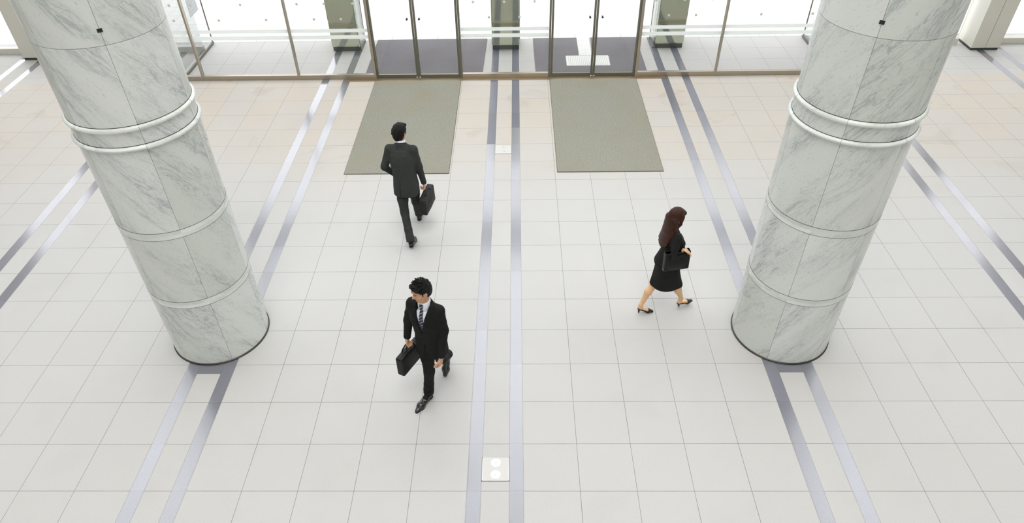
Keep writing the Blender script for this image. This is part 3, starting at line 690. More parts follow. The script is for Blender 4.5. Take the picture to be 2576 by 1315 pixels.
def man(label, foot, J, F, headc, headR, suit, hem, vneck, hands, shoes, spine, seed, arms, hair_fn, hemtilt=(0, 0, 0)):
    """J: joints in world metres; F: facing unit vector; spine: rows (z, cx, cy, half_width, half_depth)"""
    root = empty('person', foot, label=label, cat='person', group=None)
    F = nrm((F[0], F[1], 0)); Lv = np.cross((0, 0, 1), F); allp = np.array(list(J.values())); lo = allp.min(0)-.28; hi = allp.max(0)+.28; lo[2] = -.02; hi[2] = 1.98
    zt = spine[-1][0]
    # --- body, one continuous skin under the clothes
    s = SDF(lo, hi, .005)
    s.loft(spine, Lv, 0, grow=-.03, zlo=.86, zhi=zt-.13)
    for k in 'lr':
        s.cone(J['s'+k], J['e'+k], .042, .034, .03); s.cone(J['e'+k], J['w'+k], .034, .024, .02)
        s.cone(J['h'+k]-v3(0, 0, .0), J['k'+k], .062, .044, .03); s.cone(J['k'+k], J['a'+k], .044, .030, .02); s.cone(J['a'+k], J['a'+k]+(J['t'+k]-J['a'+k])*.45, .030, .022, .02)
        s.cone(J['s'+k]-v3(0, 0, .02), J['neck']-v3(0, 0, .07), .026, .040, .04)
    s.cone(J['neck']-v3(0, 0, .06), J['neck']+v3(0, 0, .03), .050, .050, .02)
    head(s, headc, headR, J['neck']+v3(0, 0, .01), 1.04)
    for k in hands: hand(s, J['w'+k], *hands[k])
    body = s.mesh('body', M_skin_man, root, relax=1)
    # --- shirt with collar
    t = SDF(lo, hi, .006); t.loft(spine, Lv, 0, grow=-.012, zlo=.98, zhi=zt-.055, p=2.1)
    nb = J['neck']; hd = nrm(np.array(headc)-nb)
    t.cone(nb-v3(0, 0, .05), nb+v3(0, 0, .045), .072, .068, .02)
    t.cut(nb+v3(0, 0, .042), v3(F[0]*.3, F[1]*.3, 1)); t.cone(nb+v3(0, 0, .02), nb+v3(0, 0, .10), .054, .058, .0, 's')
    t.mesh('shirt', M_shirt, root)
    # --- jacket
    j = SDF(lo, hi, .006); zt = spine[-1][0]
    j.loft(spine, Lv, 0, grow=.012, zlo=hem-.04, zhi=zt-.045, p=2.35)
    mid = (J['sl']+J['sr'])/2
    for k in 'lr':
        j.cone(J['s'+k]+v3(0, 0, -.008), nb-v3(0, 0, .055)-F*.01, .056, .058, .05, flat=(F, 1.15))
        j.cone(J['s'+k], J['e'+k], .060, .051, .03); j.cone(J['e'+k], J['w'+k], .051, .041, .02)
        for i, (tt, rr) in enumerate(((.55, .049), (.8, .046), (.93, .048))): 
            c_ = J['s'+k]+(J['e'+k]-J['s'+k])*tt+nrm(rng.normal(size=3))*.004; j.ell(c_, (rr+.004,)*3, None, .02)
    j.cone(nb-v3(0, 0, .05)-F*.012, nb-v3(0, 0, .012)-F*.014, .084, .071, .03)
    j.cut(nb+v3(0, 0, .016), v3(F[0]*.45, F[1]*.45, 1)); j.cut((nb[0], nb[1], hem), v3(hemtilt[0], hemtilt[1], -1))
    for k in 'lr':                                                   # open cuffs
        dv = nrm(J['w'+k]-J['e'+k]); c_ = J['w'+k]+dv*.005; m_ = .075; sl = j.sl(c_-m_*1.3, c_+m_*1.3+0); X, Y, Z = j.pts(sl)
        pl = (X-c_[0])*dv[0]+(Y-c_[1])*dv[1]+(Z-c_[2])*dv[2]; rr = np.sqrt((X-c_[0])**2+(Y-c_[1])**2+(Z-c_[2])**2)-m_
        j.apply(sl, np.maximum(-pl, rr).astype(np.float32), 0, 's')
        j.cone(c_-dv*.03, c_+dv*.05, .034, .036, .0, 's')
    # collar opening around the neck and the V at the front
    j.cone(nb+v3(0, 0, .0)+F*.03, nb+v3(0, 0, .08)+F*.015, .066, .068, .004, 's')
    solid = j.copy(); X, Y, Z = j.pts((slice(None),)*3); lx = (X-nb[0])*Lv[0]+(Y-nb[1])*Lv[1]; fy = (X-nb[0])*F[0]+(Y-nb[1])*F[1]
    if vneck:
        zb, wt = vneck; wz = np.clip((Z-zb)/(nb[2]-.0-zb), 0, 1.3)*wt
        wedge = np.maximum(np.maximum(np.abs(lx)-wz, zb-Z), .005-fy).astype(np.float32); j.apply((slice(None),)*3, wedge, 0, 's')
        # open quarters below the button
        wz2 = np.clip((zb-.16-Z)/(.3), 0, 1)*.05
        j.apply((slice(None),)*3, np.maximum(np.maximum(np.abs(lx)-wz2, Z-(zb-.16)), .03-fy).astype(np.float32), .01, 's')
    else:                                                            # centre vent at the back
        j.apply((slice(None),)*3, np.maximum(np.maximum(np.maximum(np.abs(lx-.002)-.0045, Z-(hem+.24)), fy+.02), -.012-solid.F).astype(np.float32), 0, 's')
        j.apply((slice(None),)*3, np.maximum(np.maximum(np.abs(lx)-.0035, np.abs(solid.F)-.0035), fy).astype(np.float32), .0, 's')
    jk = j.mesh('suit_jacket', suit, root)
    if vneck:
        lap = SDF(lo, hi, .005); X2, Y2, Z2 = lap.pts((slice(None),)*3)
        l2 = SDF(lo, hi, .005)
        l2.loft(spine, Lv, 0, grow=.012, zlo=hem-.04, zhi=zt-.045, p=2.35)
        for k in 'lr': l2.cone(J['s'+k]+v3(0, 0, -.008), nb-v3(0, 0, .055)-F*.01, .056, .058, .05, flat=(F, 1.15))
        l2.cone(nb-v3(0, 0, .05)-F*.012, nb-v3(0, 0, .012)-F*.014, .084, .071, .03); l2.cut(nb+v3(0, 0, .016), v3(F[0]*.45, F[1]*.45, 1)); l2.cone(nb+F*.03, nb+v3(0, 0, .08)+F*.015, .066, .068, .004, 's')
        lx2 = (X2-nb[0])*Lv[0]+(Y2-nb[1])*Lv[1]; fy2 = (X2-nb[0])*F[0]+(Y2-nb[1])*F[1]
        w1 = np.clip((Z2-zb)/(nb[2]-zb), 0, 1.3)*wt; wo = w1+np.where(Z2 > nb[2]-.10, .034, .010+.048*np.clip((Z2-zb)/(nb[2]-.10-zb), 0, 1))
        d = np.maximum(np.maximum(np.maximum(l2.F-.0065, -(l2.F+.003)), np.abs(lx2)-wo), np.maximum(w1-.003-np.abs(lx2), zb-Z2)); d = np.maximum(d, .0-fy2)
        lap.apply((slice(None),)*3, d.astype(np.float32), 0); lap.mesh('lapel', suit, jk, relax=1)
        # tie
        ti = SDF(lo, hi, .004); sh = SDF(lo, hi, .004); sh.loft(spine, Lv, 0, grow=-.012, zlo=.98, zhi=zt-.055, p=2.1); sh.cone(nb-v3(0, 0, .05), nb+v3(0, 0, .045), .072, .068, .02)
        X3, Y3, Z3 = ti.pts((slice(None),)*3); lx3 = (X3-nb[0])*Lv[0]+(Y3-nb[1])*Lv[1]; fy3 = (X3-nb[0])*F[0]+(Y3-nb[1])*F[1]
        tw = np.interp(Z3.ravel(), [1.0, 1.15, nb[2]-.03, nb[2]-.025, nb[2]+.02], [.042, .038, .016, .020, .025])[None, None, :]
        d = np.maximum(np.maximum(np.maximum(sh.F-.0105, -(sh.F+.0)), np.abs(lx3)-tw), np.maximum(zb-.03-Z3, Z3-(nb[2]+.016))); d = np.maximum(d, .02-fy3)
        ti.apply((slice(None),)*3, d.astype(np.float32), 0)
        kn = nb-v3(0, 0, .004)+F*.070; ti.ell(kn, (.019, .013, .021), [Lv, F, (0, 0, 1)], .008)
        ti.mesh('necktie', M_tie, root, relax=1)
        jk2 = MB().cyl(tuple(v3(nb[0], nb[1], zb-.02)+F*.0), .009, .006, 'Y', 16)
        jk2.bm.free()
    # --- trousers
    u = SDF(lo, hi, .006); hp = (J['hl']+J['hr'])/2
    u.loft([r for r in spine if r[0] < 1.08], Lv, 0, grow=-.002, zlo=hem-.01, zhi=1.0, p=2.2)
    for k in 'lr':
        h0, kk, aa = J['h'+k], J['k'+k], J['a'+k]; out = Lv*(.0)
        u.cone(h0, h0+(kk-h0)*.55, .092, .078, .035); u.cone(h0+(kk-h0)*.55, kk, .078, .064, .03); u.cone(kk, kk+(aa-kk)*.6, .063, .058, .02); u.cone(kk+(aa-kk)*.6, aa, .058, .060, .02)
        dv = nrm(aa-kk)
        for q_, off in ((.985, .004), (.80, -.003), (.88, .004), (.12, .004), (.05, -.004)): u.ell(kk+(aa-kk)*q_+nrm(np.cross(dv, (1, 0, .3)))*off*1.5, (.058, .058, .022), None, .02)
        c_ = aa-dv*.004; m_ = .085; sl = u.sl(c_-m_*1.5, c_+m_*1.5); X, Y, Z = u.pts(sl)
        pl = (X-c_[0])*dv[0]+(Y-c_[1])*dv[1]+(Z-c_[2])*dv[2]; rr = np.sqrt((X-c_[0])**2+(Y-c_[1])**2+(Z-c_[2])**2)-m_*1.2
        u.apply(sl, np.maximum(-pl, rr).astype(np.float32), 0, 's'); u.cone(c_-dv*.05, c_+dv*.05, .044, .048, 0, 's')
    u.mesh('trousers', suit, root)
    for k in 'lr':
        sc = SDF(np.minimum(J['a'+k], J['k'+k])-.1, np.maximum(J['a'+k], J['k'+k])+.1, .006); dv = nrm(J['a'+k]-J['k'+k])
        sc.cone(J['a'+k]-dv*.10, J['a'+k], .036, .037, .01); sc.cone(J['a'+k], J['a'+k]+(J['t'+k]-J['a'+k])*.35, .037, .036, .01); sc.mesh('sock', M_sock, root)
        shoe('shoe', *shoes[k], M_leather, root)
    hair_fn(lo, hi, root)
    # shirt cuffs
    for k in hands:
        dv = nrm(J['w'+k]-J['e'+k]); c_ = J['w'+k]; q = SDF(c_-.1, c_+.1, .004); q.cone(c_-dv*.03, c_+dv*.03, .034, .034, 0)
        for sg, off in ((1, .010), (-1, .03)): q.cut(c_+dv*off*sg, dv*sg)
        q.cone(c_-dv*.06, c_+dv*.06, .029, .029, 0, 's')
        if k in arms: q.mesh('shirt_cuff', M_shirt, root)
    return root, s
M_tie, nt, b = mat('striped_silk_tie'); n = N(nt); o_ = n.sep(n.obj())
fr = n.m('FRACT', n.m('MULTIPLY', n.m('ADD', n.m('MULTIPLY', o_[2], 1.0), n.m('MULTIPLY', n.m('SUBTRACT', n.m('MULTIPLY', o_[0], .925), n.m('MULTIPLY', o_[1], .38)), -.75)), 26.0))
c = n.mix(n.m('LESS_THAN', fr, .14), lin(22, 26, 44), lin(190, 196, 210)); c = n.mix(n.m('MULTIPLY', n.m('GREATER_THAN', fr, .6), n.m('LESS_THAN', fr, .68)), c, lin(60, 70, 100))
n.set(b.inputs['Base Color'], c); b.inputs['Roughness'].default_value = .35

def short_hair(c, R, q, nape, spiky, seed):
    def fn(lo, hi, root):
        c_ = np.array(c, float); L = lambda x, y, z: c_+q*(R[0]*x+R[1]*y+R[2]*z); s = SDF(c_-.19, c_+.2, .0042)
        s.ell(L(0, -.014, .026), (.086*q, .103*q, .099*q), R, 0)
        s.ell(L(0, -.045, -.02), (.072*q, .068*q, .09*q), R, .03)
        for k in (-1, 1): s.cone(L(k*.074, .006, .015), L(k*.073, .012, -.018), .009, .005, .01)
        # fringe swept over the forehead
        s.cone(L(-.045, .062, .082), L(.05, .060, .082), .022, .02, .03)
        r2 = np.random.default_rng(seed)
        for i in range(90 if spiky else 46):
            a = r2.uniform(0, 2*math.pi); e = r2.uniform(.15, 1.45) if spiky else r2.uniform(-.2, 1.3)
            dv = v3(math.cos(a)*math.cos(e), math.sin(a)*math.cos(e), math.sin(e)); base = v3(dv[0]*.082, -.014+dv[1]*.098, .026+dv[2]*.094)
            if dv[1] > .55 and e < .5: continue
            tip = base+dv*(.020 if spiky else .007)+v3(0, .012 if spiky else -.004, .006 if spiky else -.022)+r2.normal(size=3)*.004
            s.cone(L(*base), L(*tip), .011, .0035 if spiky else .008, .006)
        # face, ears and nape stay free
        X, Y, Z = s.pts((slice(None),)*3); x = [((X-c_[0])*R[i][0]+(Y-c_[1])*R[i][1]+(Z-c_[2])*R[i][2])/q for i in range(3)]
        face = np.maximum(np.maximum(.030-x[1]+np.maximum(0, x[2]-.04)*1.0, x[2]-.070+.45*np.abs(x[0])), np.abs(x[0])-.2)
        s.apply((slice(None),)*3, face.astype(np.float32), .006, 's')
        ear = np.maximum(np.maximum(np.abs(x[1]+.002)-.021, x[2]-.016), .066-np.abs(x[0])); s.apply((slice(None),)*3, ear.astype(np.float32), .006, 's')
        side = np.maximum(-.012-x[1], x[2]+.028); s.apply((slice(None),)*3, side.astype(np.float32), .004, 's')
        s.cut(L(0, -.06, nape), -R[2], .01)
        s.mesh('hair', M_hair_black, root, relax=1)
    return fn
def eyes(c, R, root, q=1.0):
    for k in (-1, 1):
        e = SDF(np.array(c)-.14, np.array(c)+.14, .003); L = lambda x, y, z: np.array(c)+q*(R[0]*x+R[1]*y+R[2]*z)
        e.cone(L(k*.022, .0835, .0015), L(k*.038, .0800, .0025), .0028, .0026, .002); e.mesh('eye', M_eye, root, relax=0)
        e = SDF(np.array(c)-.14, np.array(c)+.14, .003); e.cone(L(k*.014, .0905, .023), L(k*.046, .0765, .026), .0036, .003, .002); e.mesh('eyebrow', M_hair_black, root, relax=0)
    e = SDF(np.array(c)-.14, np.array(c)+.14, .003); e.cone(L(-.019, .0835, -.0615), L(.019, .0835, -.0615), .0045, .0045, .002); e.cone(L(-.015, .082, -.069), L(.015, .082, -.069), .005, .005, .002)
    e.mesh('mouth', M_lip, root, relax=1)
def rows(pts): return [tuple(p) for p in pts]
# ---------- man walking away onto the left mat
F1 = nrm((.10, 1.0, 0)); L1 = np.cross((0, 0, 1), F1)
J1 = dict(neck=v3(-1.402, 4.655, 1.505), sl=v3(-1.570, 4.615, 1.435), sr=v3(-1.222, 4.580, 1.435),
          el=v3(-1.662, 4.550, 1.17), wl=v3(-1.555, 4.66, .985), er=v3(-1.165, 4.560, 1.15), wr=v3(-1.118, 4.560, .885),
          hl=v3(-1.445, 4.470, .93), hr=v3(-1.275, 4.480, .93), kl=v3(-1.430, 4.400, .50), al=v3(-1.345, 4.140, .125), tl=v3(-1.32, 4.33, .03),
          kr=v3(-1.290, 4.660, .50), ar=v3(-1.300, 4.880, .11), tr=v3(-1.29, 5.08, .05))
def rowset(a): return [(z, x, y, w_, d) for z, x, y, w_, d in a]
sp1 = rowset([(.80, -1.365, 4.455, .178, .135), (.92, -1.365, 4.470, .175, .132), (1.06, -1.372, 4.500, .158, .118), (1.16, -1.380, 4.525, .162, .118), (1.28, -1.388, 4.565, .180, .124), (1.38, -1.395, 4.595, .178, .112), (1.44, -1.398, 4.620, .140, .085), (1.48, -1.400, 4.64, .08, .07)])
R1 = frame((.42, 1.0), .06); c1 = v3(-1.405, 4.700, 1.645)
m1, _ = man('man in a charcoal suit walking away from the camera, black briefcase in his right hand', (-1.33, 4.5, 0), J1, F1, c1, R1, M_suit_grey, .81, None,
    {'r': (v3(.03, -.02, -1), -L1*-1.0, F1, (1.05, 1.15, .8)), 'l': (v3(.75, .5, -.45), v3(.3, -.6, -.5), v3(.4, .5, .6), (.4, .5, .4))},
    {'l': (v3(-1.350, 4.095, .045), v3(-1.318, 4.385, .003)), 'r': (v3(-1.305, 4.835, .0), v3(-1.285, 5.125, .028))}, sp1, 1, 'r', short_hair(c1, R1, 1.13, -.105, False, 3), (0, .05, 0))
# ---------- man walking towards the camera
F2 = nrm((-.38, -.925, 0)); L2 = np.cross((0, 0, 1), F2)
nk2 = v3(-.728, 1.255, 1.575)
J2 = dict(neck=nk2, sr=v3(-.872, 1.325, 1.495), sl=v3(-.578, 1.200, 1.495), er=v3(-.945, 1.350, 1.20), wr=v3(-.985, 1.345, .955),
          el=v3(-.548, 1.205, 1.19), wl=v3(-.588, 1.085, .905), hr=v3(-.780, 1.315, .96), hl=v3(-.645, 1.265, .96),
          kr=v3(-.765, 1.225, .53), ar=v3(-.810, 1.255, .115), tr=v3(-.90, 1.08, .03), kl=v3(-.650, 1.430, .51), al=v3(-.610, 1.760, .235), tl=v3(-.65, 1.72, .05))
sp2 = rowset([(.82, -.710, 1.300, .172, .130), (.95, -.713, 1.295, .168, .128), (1.10, -.718, 1.280, .150, .116), (1.20, -.722, 1.265, .154, .116), (1.33, -.726, 1.255, .168, .122), (1.43, -.728, 1.252, .164, .110), (1.50, -.729, 1.255, .130, .085), (1.54, -.728, 1.26, .08, .07)])
R2 = frame((-.80, -.62), .20); c2 = v3(-.745, 1.235, 1.745)
m2, _ = man('man in a black suit and striped tie walking towards the camera with a black bag', (-.75, 1.4, 0), J2, F2, c2, R2, M_suit_black, .80, (1.19, .082),
    {'r': (v3(-.05, -.03, -1), L2, F2, (1.05, 1.15, .8)), 'l': (v3(-.12, -.25, -1), -L2, F2, (.55, .6, .4))},
    {'r': (v3(-.785, 1.310, .0), v3(-.945, 1.040, .0)), 'l': (v3(-.604, 1.812, .19), v3(-.650, 1.610, .0))}, sp2, 2, 'rl', short_hair(c2, R2, 1.05, -.085, True, 9), (0, 0, 0))
eyes(c2, R2, m2, 1.04); eyes(c1, R1, m1, 1.04)
# ---------- briefcases
def briefcase(label, hnd, ax, tilt, Lg, H_, W_, m, soft, pocket, drop=.105, group=None, zipm=True):
    """hnd: where the handle is held; ax: horizontal unit vector along the bag; tilt lowers the far end"""
    ax = nrm(ax); side = nrm(np.cross(ax, (0, 0, 1))); ax2 = nrm(ax*math.cos(tilt)-v3(0, 0, 1)*math.sin(tilt)); up = np.cross(side, ax2); up = up if up[2] > 0 else -up
    c = np.array(hnd)-up*(drop+H_/2); g = empty('briefcase', (c[0], c[1], c[2]-H_/2), label=label, cat='briefcase', group=None); P = lambda x, y, z: c+ax2*x+side*y+up*z
    lo, hi = c-.36, c+.36; R = [ax2, side, up]; s = SDF(lo, hi, .0055)
    s.box(c, (Lg/2, W_/2, H_/2), R, .022)
    if soft: s.ell(P(0, 0, -.02), (Lg/2*.93, W_/2+.022, H_/2*.9), R, .03)
    b_ = s.mesh('case', m, g)
    if pocket:
        k = SDF(lo, hi, .0055); k.box(P(0, -pocket*(W_/2+.016), -.03), (Lg/2*.86, .018, H_/2*.68), R, .014); k.mesh('front_pocket', m, g)
        MB().tube([P(-Lg*.40, -pocket*(W_/2+.034), .068), P(Lg*.40, -pocket*(W_/2+.034), .068)], .0026, 6).build('pocket_zip', M_metal, g)
    for sg in (-1, 1):
        pts = []
        for t in np.linspace(0, math.pi, 19):
            pts.append(P(-.065*math.cos(t)*1.15, sg*(W_/2*.75)*(1-math.sin(t))+sg*.006, H_/2-.03+(drop+.028)*math.sin(t)**.8))
        MB().tube(pts, .0085, 10).build('handle', m, g, True)
        for x in (-.075, .075):
            mt = Matrix.Translation(P(x, sg*(W_/2*.75+.004), H_/2-.028)); MB().sph((0, 0, 0), .0085, 10).build('handle_ring', M_metal, None, True)
            o = bpy.data.objects['handle_ring'] if False else list(COL.objects)[-1]; o.data.transform(mt @ Matrix.Translation((0, 0, 0))); o.data.transform(Matrix.Translation(-Vector(g.location))); o.parent = g
    if zipm: MB().tube([P(-Lg*.47, 0, H_/2-.002), P(-Lg*.2, 0, H_/2+.003), P(Lg*.2, 0, H_/2+.003), P(Lg*.47, 0, H_/2-.002)], .004, 6).build('zip', M_metal if zipm == 1 else M_black, g)
    return g
h1 = J1['wr']+nrm((.03, -.02, -1))*.105-L1*-.0
briefcase('soft black nylon briefcase with two handles, held by the man in charcoal walking away', h1+v3(.010, .0, .016), (-.24, -1, 0), .10, .41, .29, .11, M_bag_cloth, True, -1, .07, zipm=2)
h2 = J2['wr']+nrm((-.05, -.03, -1))*.105
briefcase('flat-bottomed black leather briefcase held by the man walking towards the camera', h2+v3(.0, -.0, .012), (-.46, -.89, 0), .0, .40, .27, .10, M_bag_leather, False, 0, .085, zipm=2)

# ---------- woman walking to the right
F3 = nrm((.98, .18, 0)); L3 = np.cross((0, 0, 1), F3)
J3 = dict(neck=v3(2.145, 2.745, 1.415), sr=v3(2.175, 2.605, 1.335), sl=v3(2.115, 2.890, 1.335), er=v3(2.140, 2.480, 1.09), wr=v3(2.330, 2.525, 1.170),
          el=v3(2.110, 2.960, 1.07), wl=v3(2.190, 2.930, .86), hr=v3(2.165, 2.675, .84), hl=v3(2.145, 2.815, .84),
          kl=v3(2.030, 2.770, .455), al=v3(1.890, 2.735, .135), tl=v3(2.05, 2.74, .02), kr=v3(2.335, 2.735, .470), ar=v3(2.440, 2.835, .150), tr=v3(2.62, 2.90, .06))
# spine rows: half_width is measured across the hips, half_depth along the walking direction
sp3 = rowset([(.72, 2.160, 2.750, .165, .128), (.86, 2.150, 2.750, .168, .130), (.95, 2.150, 2.750, .148, .112), (1.04, 2.152, 2.748, .124, .094), (1.14, 2.158, 2.746, .138, .106), (1.25, 2.155, 2.746, .148, .110), (1.33, 2.150, 2.746, .128, .082), (1.38, 2.148, 2.746, .07, .06)])
root3 = empty('person', (2.16, 2.76, 0), label='woman in a black skirt suit with long auburn hair walking towards the right column', cat='person')
lo3, hi3 = v3(1.72, 2.38, -.02), v3(2.80, 3.12, 1.78)
c3 = v3(2.165, 2.760, 1.560); R3 = frame((.90, .36), .22)
s = SDF(lo3, hi3, .005)
s.loft(sp3, L3, 0, grow=-.028, zlo=.80, zhi=1.33)
for k in 'lr':
    s.cone(J3['s'+k], J3['e'+k], .034, .029, .03); s.cone(J3['e'+k], J3['w'+k], .029, .020, .02)
    s.cone(J3['h'+k], J3['k'+k], .070, .050, .03); dv = J3['a'+k]-J3['k'+k]; bk = -F3*.018
    s.cone(J3['k'+k], J3['k'+k]+dv*.32+bk, .047, .050, .02); s.cone(J3['k'+k]+dv*.32+bk, J3['k'+k]+dv*.78, .050, .031, .02); s.cone(J3['k'+k]+dv*.78, J3['a'+k], .031, .029, .015)
    s.cone(J3['s'+k], J3['neck']-v3(0, 0, .04), .03, .04, .04)
s.cone(J3['neck']-v3(0, 0, .06), J3['neck']+v3(0, 0, .04), .047, .044, .03)
head(s, c3, R3, J3['neck']+v3(0, 0, .02), .96)
hand(s, J3['wr'], v3(-.55, .06, .80), -L3*-.2+v3(-.6, -.1, -.5), v3(.2, -.9, .3), (.9, 1.0, .7), .90)
hand(s, J3['wl'], v3(.25, .0, -1), -L3, F3, (.4, .5, .4), .90)
def pump(heel, toe, hz, lift, par, nm='shoe'):
    """heel: ground point of the heel tip; hz: heel height; lift tips the toe up"""
    heel, toe = v3(*heel), v3(*toe); f = nrm(toe-heel); lt = np.cross((0, 0, 1), nrm((f[0], f[1], 0))); up = np.cross(f, lt); L = float(np.linalg.norm(toe-heel))
    P = lambda x, y, z: heel+lt*x+f*y*L+up*z
    a = SDF(np.minimum(heel, toe)-.11, np.maximum(heel, toe)+.16, .0035)
    a.cone(P(0, .06, hz+.022), P(0, .35, hz*.62+.024), .027, .025, .01); a.cone(P(0, .35, hz*.62+.024), P(0, .68, .024), .025, .036, .015)
    a.cone(P(0, .68, .022), P(0, .90, .016), .036, .024, .015, flat=(up, .75)); a.box(P(0, .90, .012), (.020, .028, .011), [lt, f, up], .008, .01)
    X, Y, Z = a.pts((slice(None),)*3); y = ((X-heel[0])*f[0]+(Y-heel[1])*f[1]+(Z-heel[2])*f[2])/L; z = (X-heel[0])*up[0]+(Y-heel[1])*up[1]+(Z-heel[2])*up[2]
    zs = np.interp(y, [-.1, .10, .30, .45, .62, 1.1], [hz-.002, hz-.002, hz*.62, hz*.22, 0, 0]); a.apply((slice(None),)*3, (zs-z).astype(np.float32), .0, 'i')
    rim = np.interp(y, [-.1, .02, .2, .5, .64, .70, 1.2], [hz+.050, hz+.048, hz+.028, .046, .040, .09, .09]); a.apply((slice(None),)*3, (z-rim).astype(np.float32), .003, 'i')
    for y0, z0, y1, z1, r0, r1 in ((.08, hz+.03, .35, hz*.62+.030, .0235, .021), (.35, hz*.62+.030, .60, .034, .021, .027), (.08, hz+.06, .55, .06, .022, .024)): a.cone(P(0, y0, z0), P(0, y1, z1), r0, r1, .003, 's')
    a.cone(P(0, .035, hz), P(0, .03, .008), .016, .0095, .008); a.cut(P(0, 0, 0), -up)
    a.mesh(nm, M_pump, par, relax=1)
    # foot that fills the shoe belongs to the body
    s.cone(P(0, .07, hz+.026), P(0, .35, hz*.62+.028), .0235, .021, .012); s.cone(P(0, .35, hz*.62+.028), P(0, .66, .028), .022, .028, .012)
    return P(0, .12, hz+.05)
aL = pump((1.868, 2.722, 0), (2.062, 2.738, 0), .052, 0, root3); aR = pump((2.428, 2.832, .0), (2.610, 2.895, .052), .052, 1, root3)
s.cone(J3['al'], aL, .029, .027, .02); s.cone(J3['ar'], aR, .029, .027, .02)
s.mesh('body', M_skin_woman, root3, relax=1)
# skirt
sk = SDF(lo3, hi3, .0055)
sk.loft([(.485, 2.172, 2.752, .158, .175), (.56, 2.170, 2.752, .166, .166), (.70, 2.162, 2.750, .176, .150), (.86, 2.152, 2.750, .176, .138), (.98, 2.150, 2.750, .140, .108)], L3, 0, p=2.2)
for k in 'lr': sk.cone(J3['h'+k], J3['h'+k]+(J3['k'+k]-J3['h'+k])*.93, .090, .066, .05)
sk.cut((2.17, 2.75, .485), v3(0, .0, -1)); X, Y, Z = sk.pts((slice(None),)*3); sk2 = sk.copy()
sk.apply((slice(None),)*3, np.maximum(sk2.F+.013, Z-.56).astype(np.float32), 0, 's'); sk.mesh('skirt', M_suit_woman, root3)
# jacket
j = SDF(lo3, hi3, .0055)
j.loft([(.80, 2.150, 2.750, .195, .160)]+[(z, x, y, a+.012+max(0, .98-z)*.12, b_+.014+max(0, .98-z)*.16) for z, x, y, a, b_ in sp3 if z > .83], L3, 0, zlo=.815, zhi=1.335, p=2.2)
nb = J3['neck']
for k in 'lr':
    j.cone(J3['s'+k], nb-v3(0, 0, .05), .050, .048, .05); j.cone(J3['s'+k], J3['e'+k], .052, .044, .03); j.cone(J3['e'+k], J3['w'+k]-nrm(J3['w'+k]-J3['e'+k])*.02, .044, .033, .02)
j.ell((2.255, 2.70, 1.185), (.06, .055, .06), None, .04); j.ell((2.25, 2.80, 1.185), (.06, .055, .06), None, .04)
j.cone(nb-v3(0, 0, .05), nb-v3(0, 0, .012), .062, .056, .03); j.cone(nb+F3*.02, nb+v3(0, 0, .09)+F3*.02, .051, .052, .004, 's')
j.cut((2.15, 2.75, .818), v3(-.10, 0, -1)); lx = (X-nb[0])*L3[0]+(Y-nb[1])*L3[1]; fy = (X-nb[0])*F3[0]+(Y-nb[1])*F3[1]
j.apply((slice(None),)*3, np.maximum(np.maximum(np.abs(lx)-np.clip((Z-1.18)/.2, 0, 1.3)*.06, 1.18-Z), .03-fy).astype(np.float32), 0, 's')
j.mesh('suit_jacket', M_suit_woman, root3)
b_ = SDF(lo3, hi3, .0055); b_.loft(sp3, L3, 0, grow=-.008, zlo=1.0, zhi=1.32, p=2.1); b_.cone(nb-v3(0, 0, .06), nb-v3(0, 0, .02), .058, .05, .02); b_.cone(nb-v3(0, 0, .03)+F3*.01, nb+v3(0, 0, .05)+F3*.01, .045, .046, .003, 's'); b_.mesh('blouse', M_shirt, root3)
for k in 'lr':
    dv = nrm(J3['w'+k]-J3['e'+k]); q = SDF(J3['w'+k]-.08, J3['w'+k]+.08, .004); q.cone(J3['w'+k]-dv*.035, J3['w'+k]+dv*.0, .029, .028, 0); q.cut(J3['w'+k]+dv*.004, dv); q.cone(J3['w'+k]-dv*.06, J3['w'+k]+dv*.04, .023, .023, 0, 's'); q.mesh('shirt_cuff', M_shirt, root3)
# long hair down the back
hs = SDF(lo3, hi3, .0048); L = lambda x, y, z: c3+R3[0]*x+R3[1]*y+R3[2]*z
hs.ell(L(0, -.010, .024), (.086, .104, .098), R3, 0); hs.ell(L(0, -.045, -.03), (.080, .070, .10), R3, .03)
back = -F3
for t in np.linspace(-1, 1, 13):
    a0 = L(.070*math.sin(t*1.45), -.045-.035*math.cos(t*1.45), -.03); e1 = v3(2.095, 2.745, 1.36)+L3*(-t*.0)+L3*(t*.105)+back*(.035*(1-t*t)); e2 = v3(2.065, 2.745, 1.15)+L3*(t*.115)+back*(.045*(1-.5*t*t))+v3(0, 0, .05*t*t+.012*math.sin(t*17))
    hs.cone(a0, e1, .036, .031, .02); hs.cone(e1, e2, .031, .015, .014)
for k in (-1, 1):
    hs.cone(L(k*.074, .035, .03), L(k*.078, .030, -.07), .020, .019, .015); hs.cone(L(k*.078, .030, -.07), L(k*.075, -.01, -.13), .019, .024, .015)
    hs.cone(L(k*.075, -.01, -.13), v3(2.12, 2.745, 1.35)+L3*k*.10, .026, .024, .02)
hs.cone(L(-.03, .078, .06), L(.03, .078, .06), .02, .02, .03)
X, Y, Z = hs.pts((slice(None),)*3); x = [((X-c3[0])*R3[i][0]+(Y-c3[1])*R3[i][1]+(Z-c3[2])*R3[i][2]) for i in range(3)]
hs.apply((slice(None),)*3, np.maximum(np.maximum(.035-x[1], x[2]-.055+.4*np.abs(x[0])), np.abs(x[0])-.066).astype(np.float32), .006, 's')
hs.mesh('hair', M_hair_brown, root3, relax=1)
eyes(c3, R3, root3, .96)
q = SDF(c3-.16, c3+.16, .003); q.ell(L(-.080, -.004, -.042), (.006, .006, .007), None, 0); q.mesh('earring', M_metal, root3)
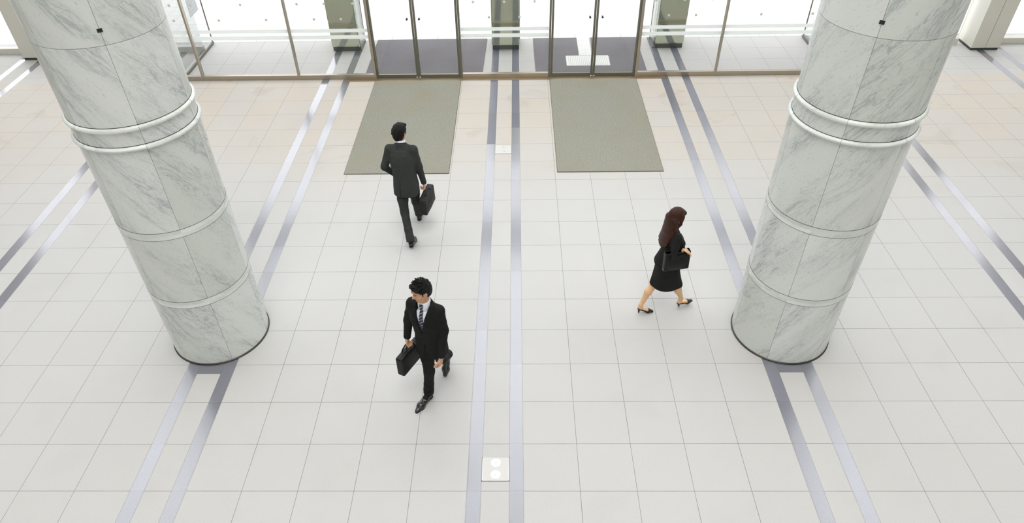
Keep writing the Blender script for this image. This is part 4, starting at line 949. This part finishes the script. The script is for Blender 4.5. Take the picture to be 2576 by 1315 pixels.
# shoulder tote on her right side
tg = empty('tote_bag', (2.195, 2.545, .92), label='square black tote bag hanging from the shoulder of the woman', cat='handbag')
ax3 = nrm(F3+v3(0, 0, .035)); sd = -L3; up3 = nrm(np.cross(ax3, L3)); up3 = up3 if up3[2] > 0 else -up3
tc = v3(2.195, 2.545, 1.06); TP = lambda x, y, z: tc+ax3*x+sd*y+up3*z
q = SDF(tc-.3, tc+.32, .005); q.box(TP(0, 0, 0), (.160, .040, .140), [ax3, sd, up3], .012); q.box(TP(0, 0, .09), (.150, .028, .07), [ax3, sd, up3], .008, 0, 's'); q.ell(TP(-.01, .03, -.03), (.12, .030, .09), [ax3, sd, up3], .02)
q.mesh('tote_body', M_bag_leather, tg)
MB().tube([TP(-.150, .0395, -.122), TP(.150, .0395, -.122)], .002, 6).build('hem_seam', M_shadowgap, tg)
MB().tube([TP(-.158, -.022, -.130), TP(-.158, .022, -.130)], .004, 6).build('metal_foot_bar', M_metal, tg)
for off in (-.030, .030):
    top = J3['sr']+v3(-.01, 0.0, .062)-L3*-.0; pts = [TP(-.09, off, .12), TP(-.07, off, .20)]
    tp = v3(2.165, 2.640, 1.402); p3 = TP(.09, off, .13); p2 = TP(-.09, off, .12)
    arc = [p2, p2*.55+tp*.45+sd*.02, p2*.2+tp*.8+v3(0, 0, .012)+sd*.012, tp+v3(.012*np.sign(off), 0, 0), p3*.25+tp*.75+v3(.01, 0, .018)+sd*.012, p3*.55+tp*.45+v3(.015, 0, .01)+sd*.01, p3]
    # catmull-rom through the guide points
    out = []
    for i in range(len(arc)-1):
        a0, a1, a2, a3 = arc[max(i-1, 0)], arc[i], arc[i+1], arc[min(i+2, len(arc)-1)]
        for t in np.linspace(0, 1, 6, endpoint=False): out.append(.5*((2*a1)+(-a0+a2)*t+(2*a0-5*a1+4*a2-a3)*t*t+(-a0+3*a1-3*a2+a3)*t**3))
    out.append(arc[-1]); MB().tube(out, .0085, 8, .5).build('strap', M_bag_leather, tg, True)
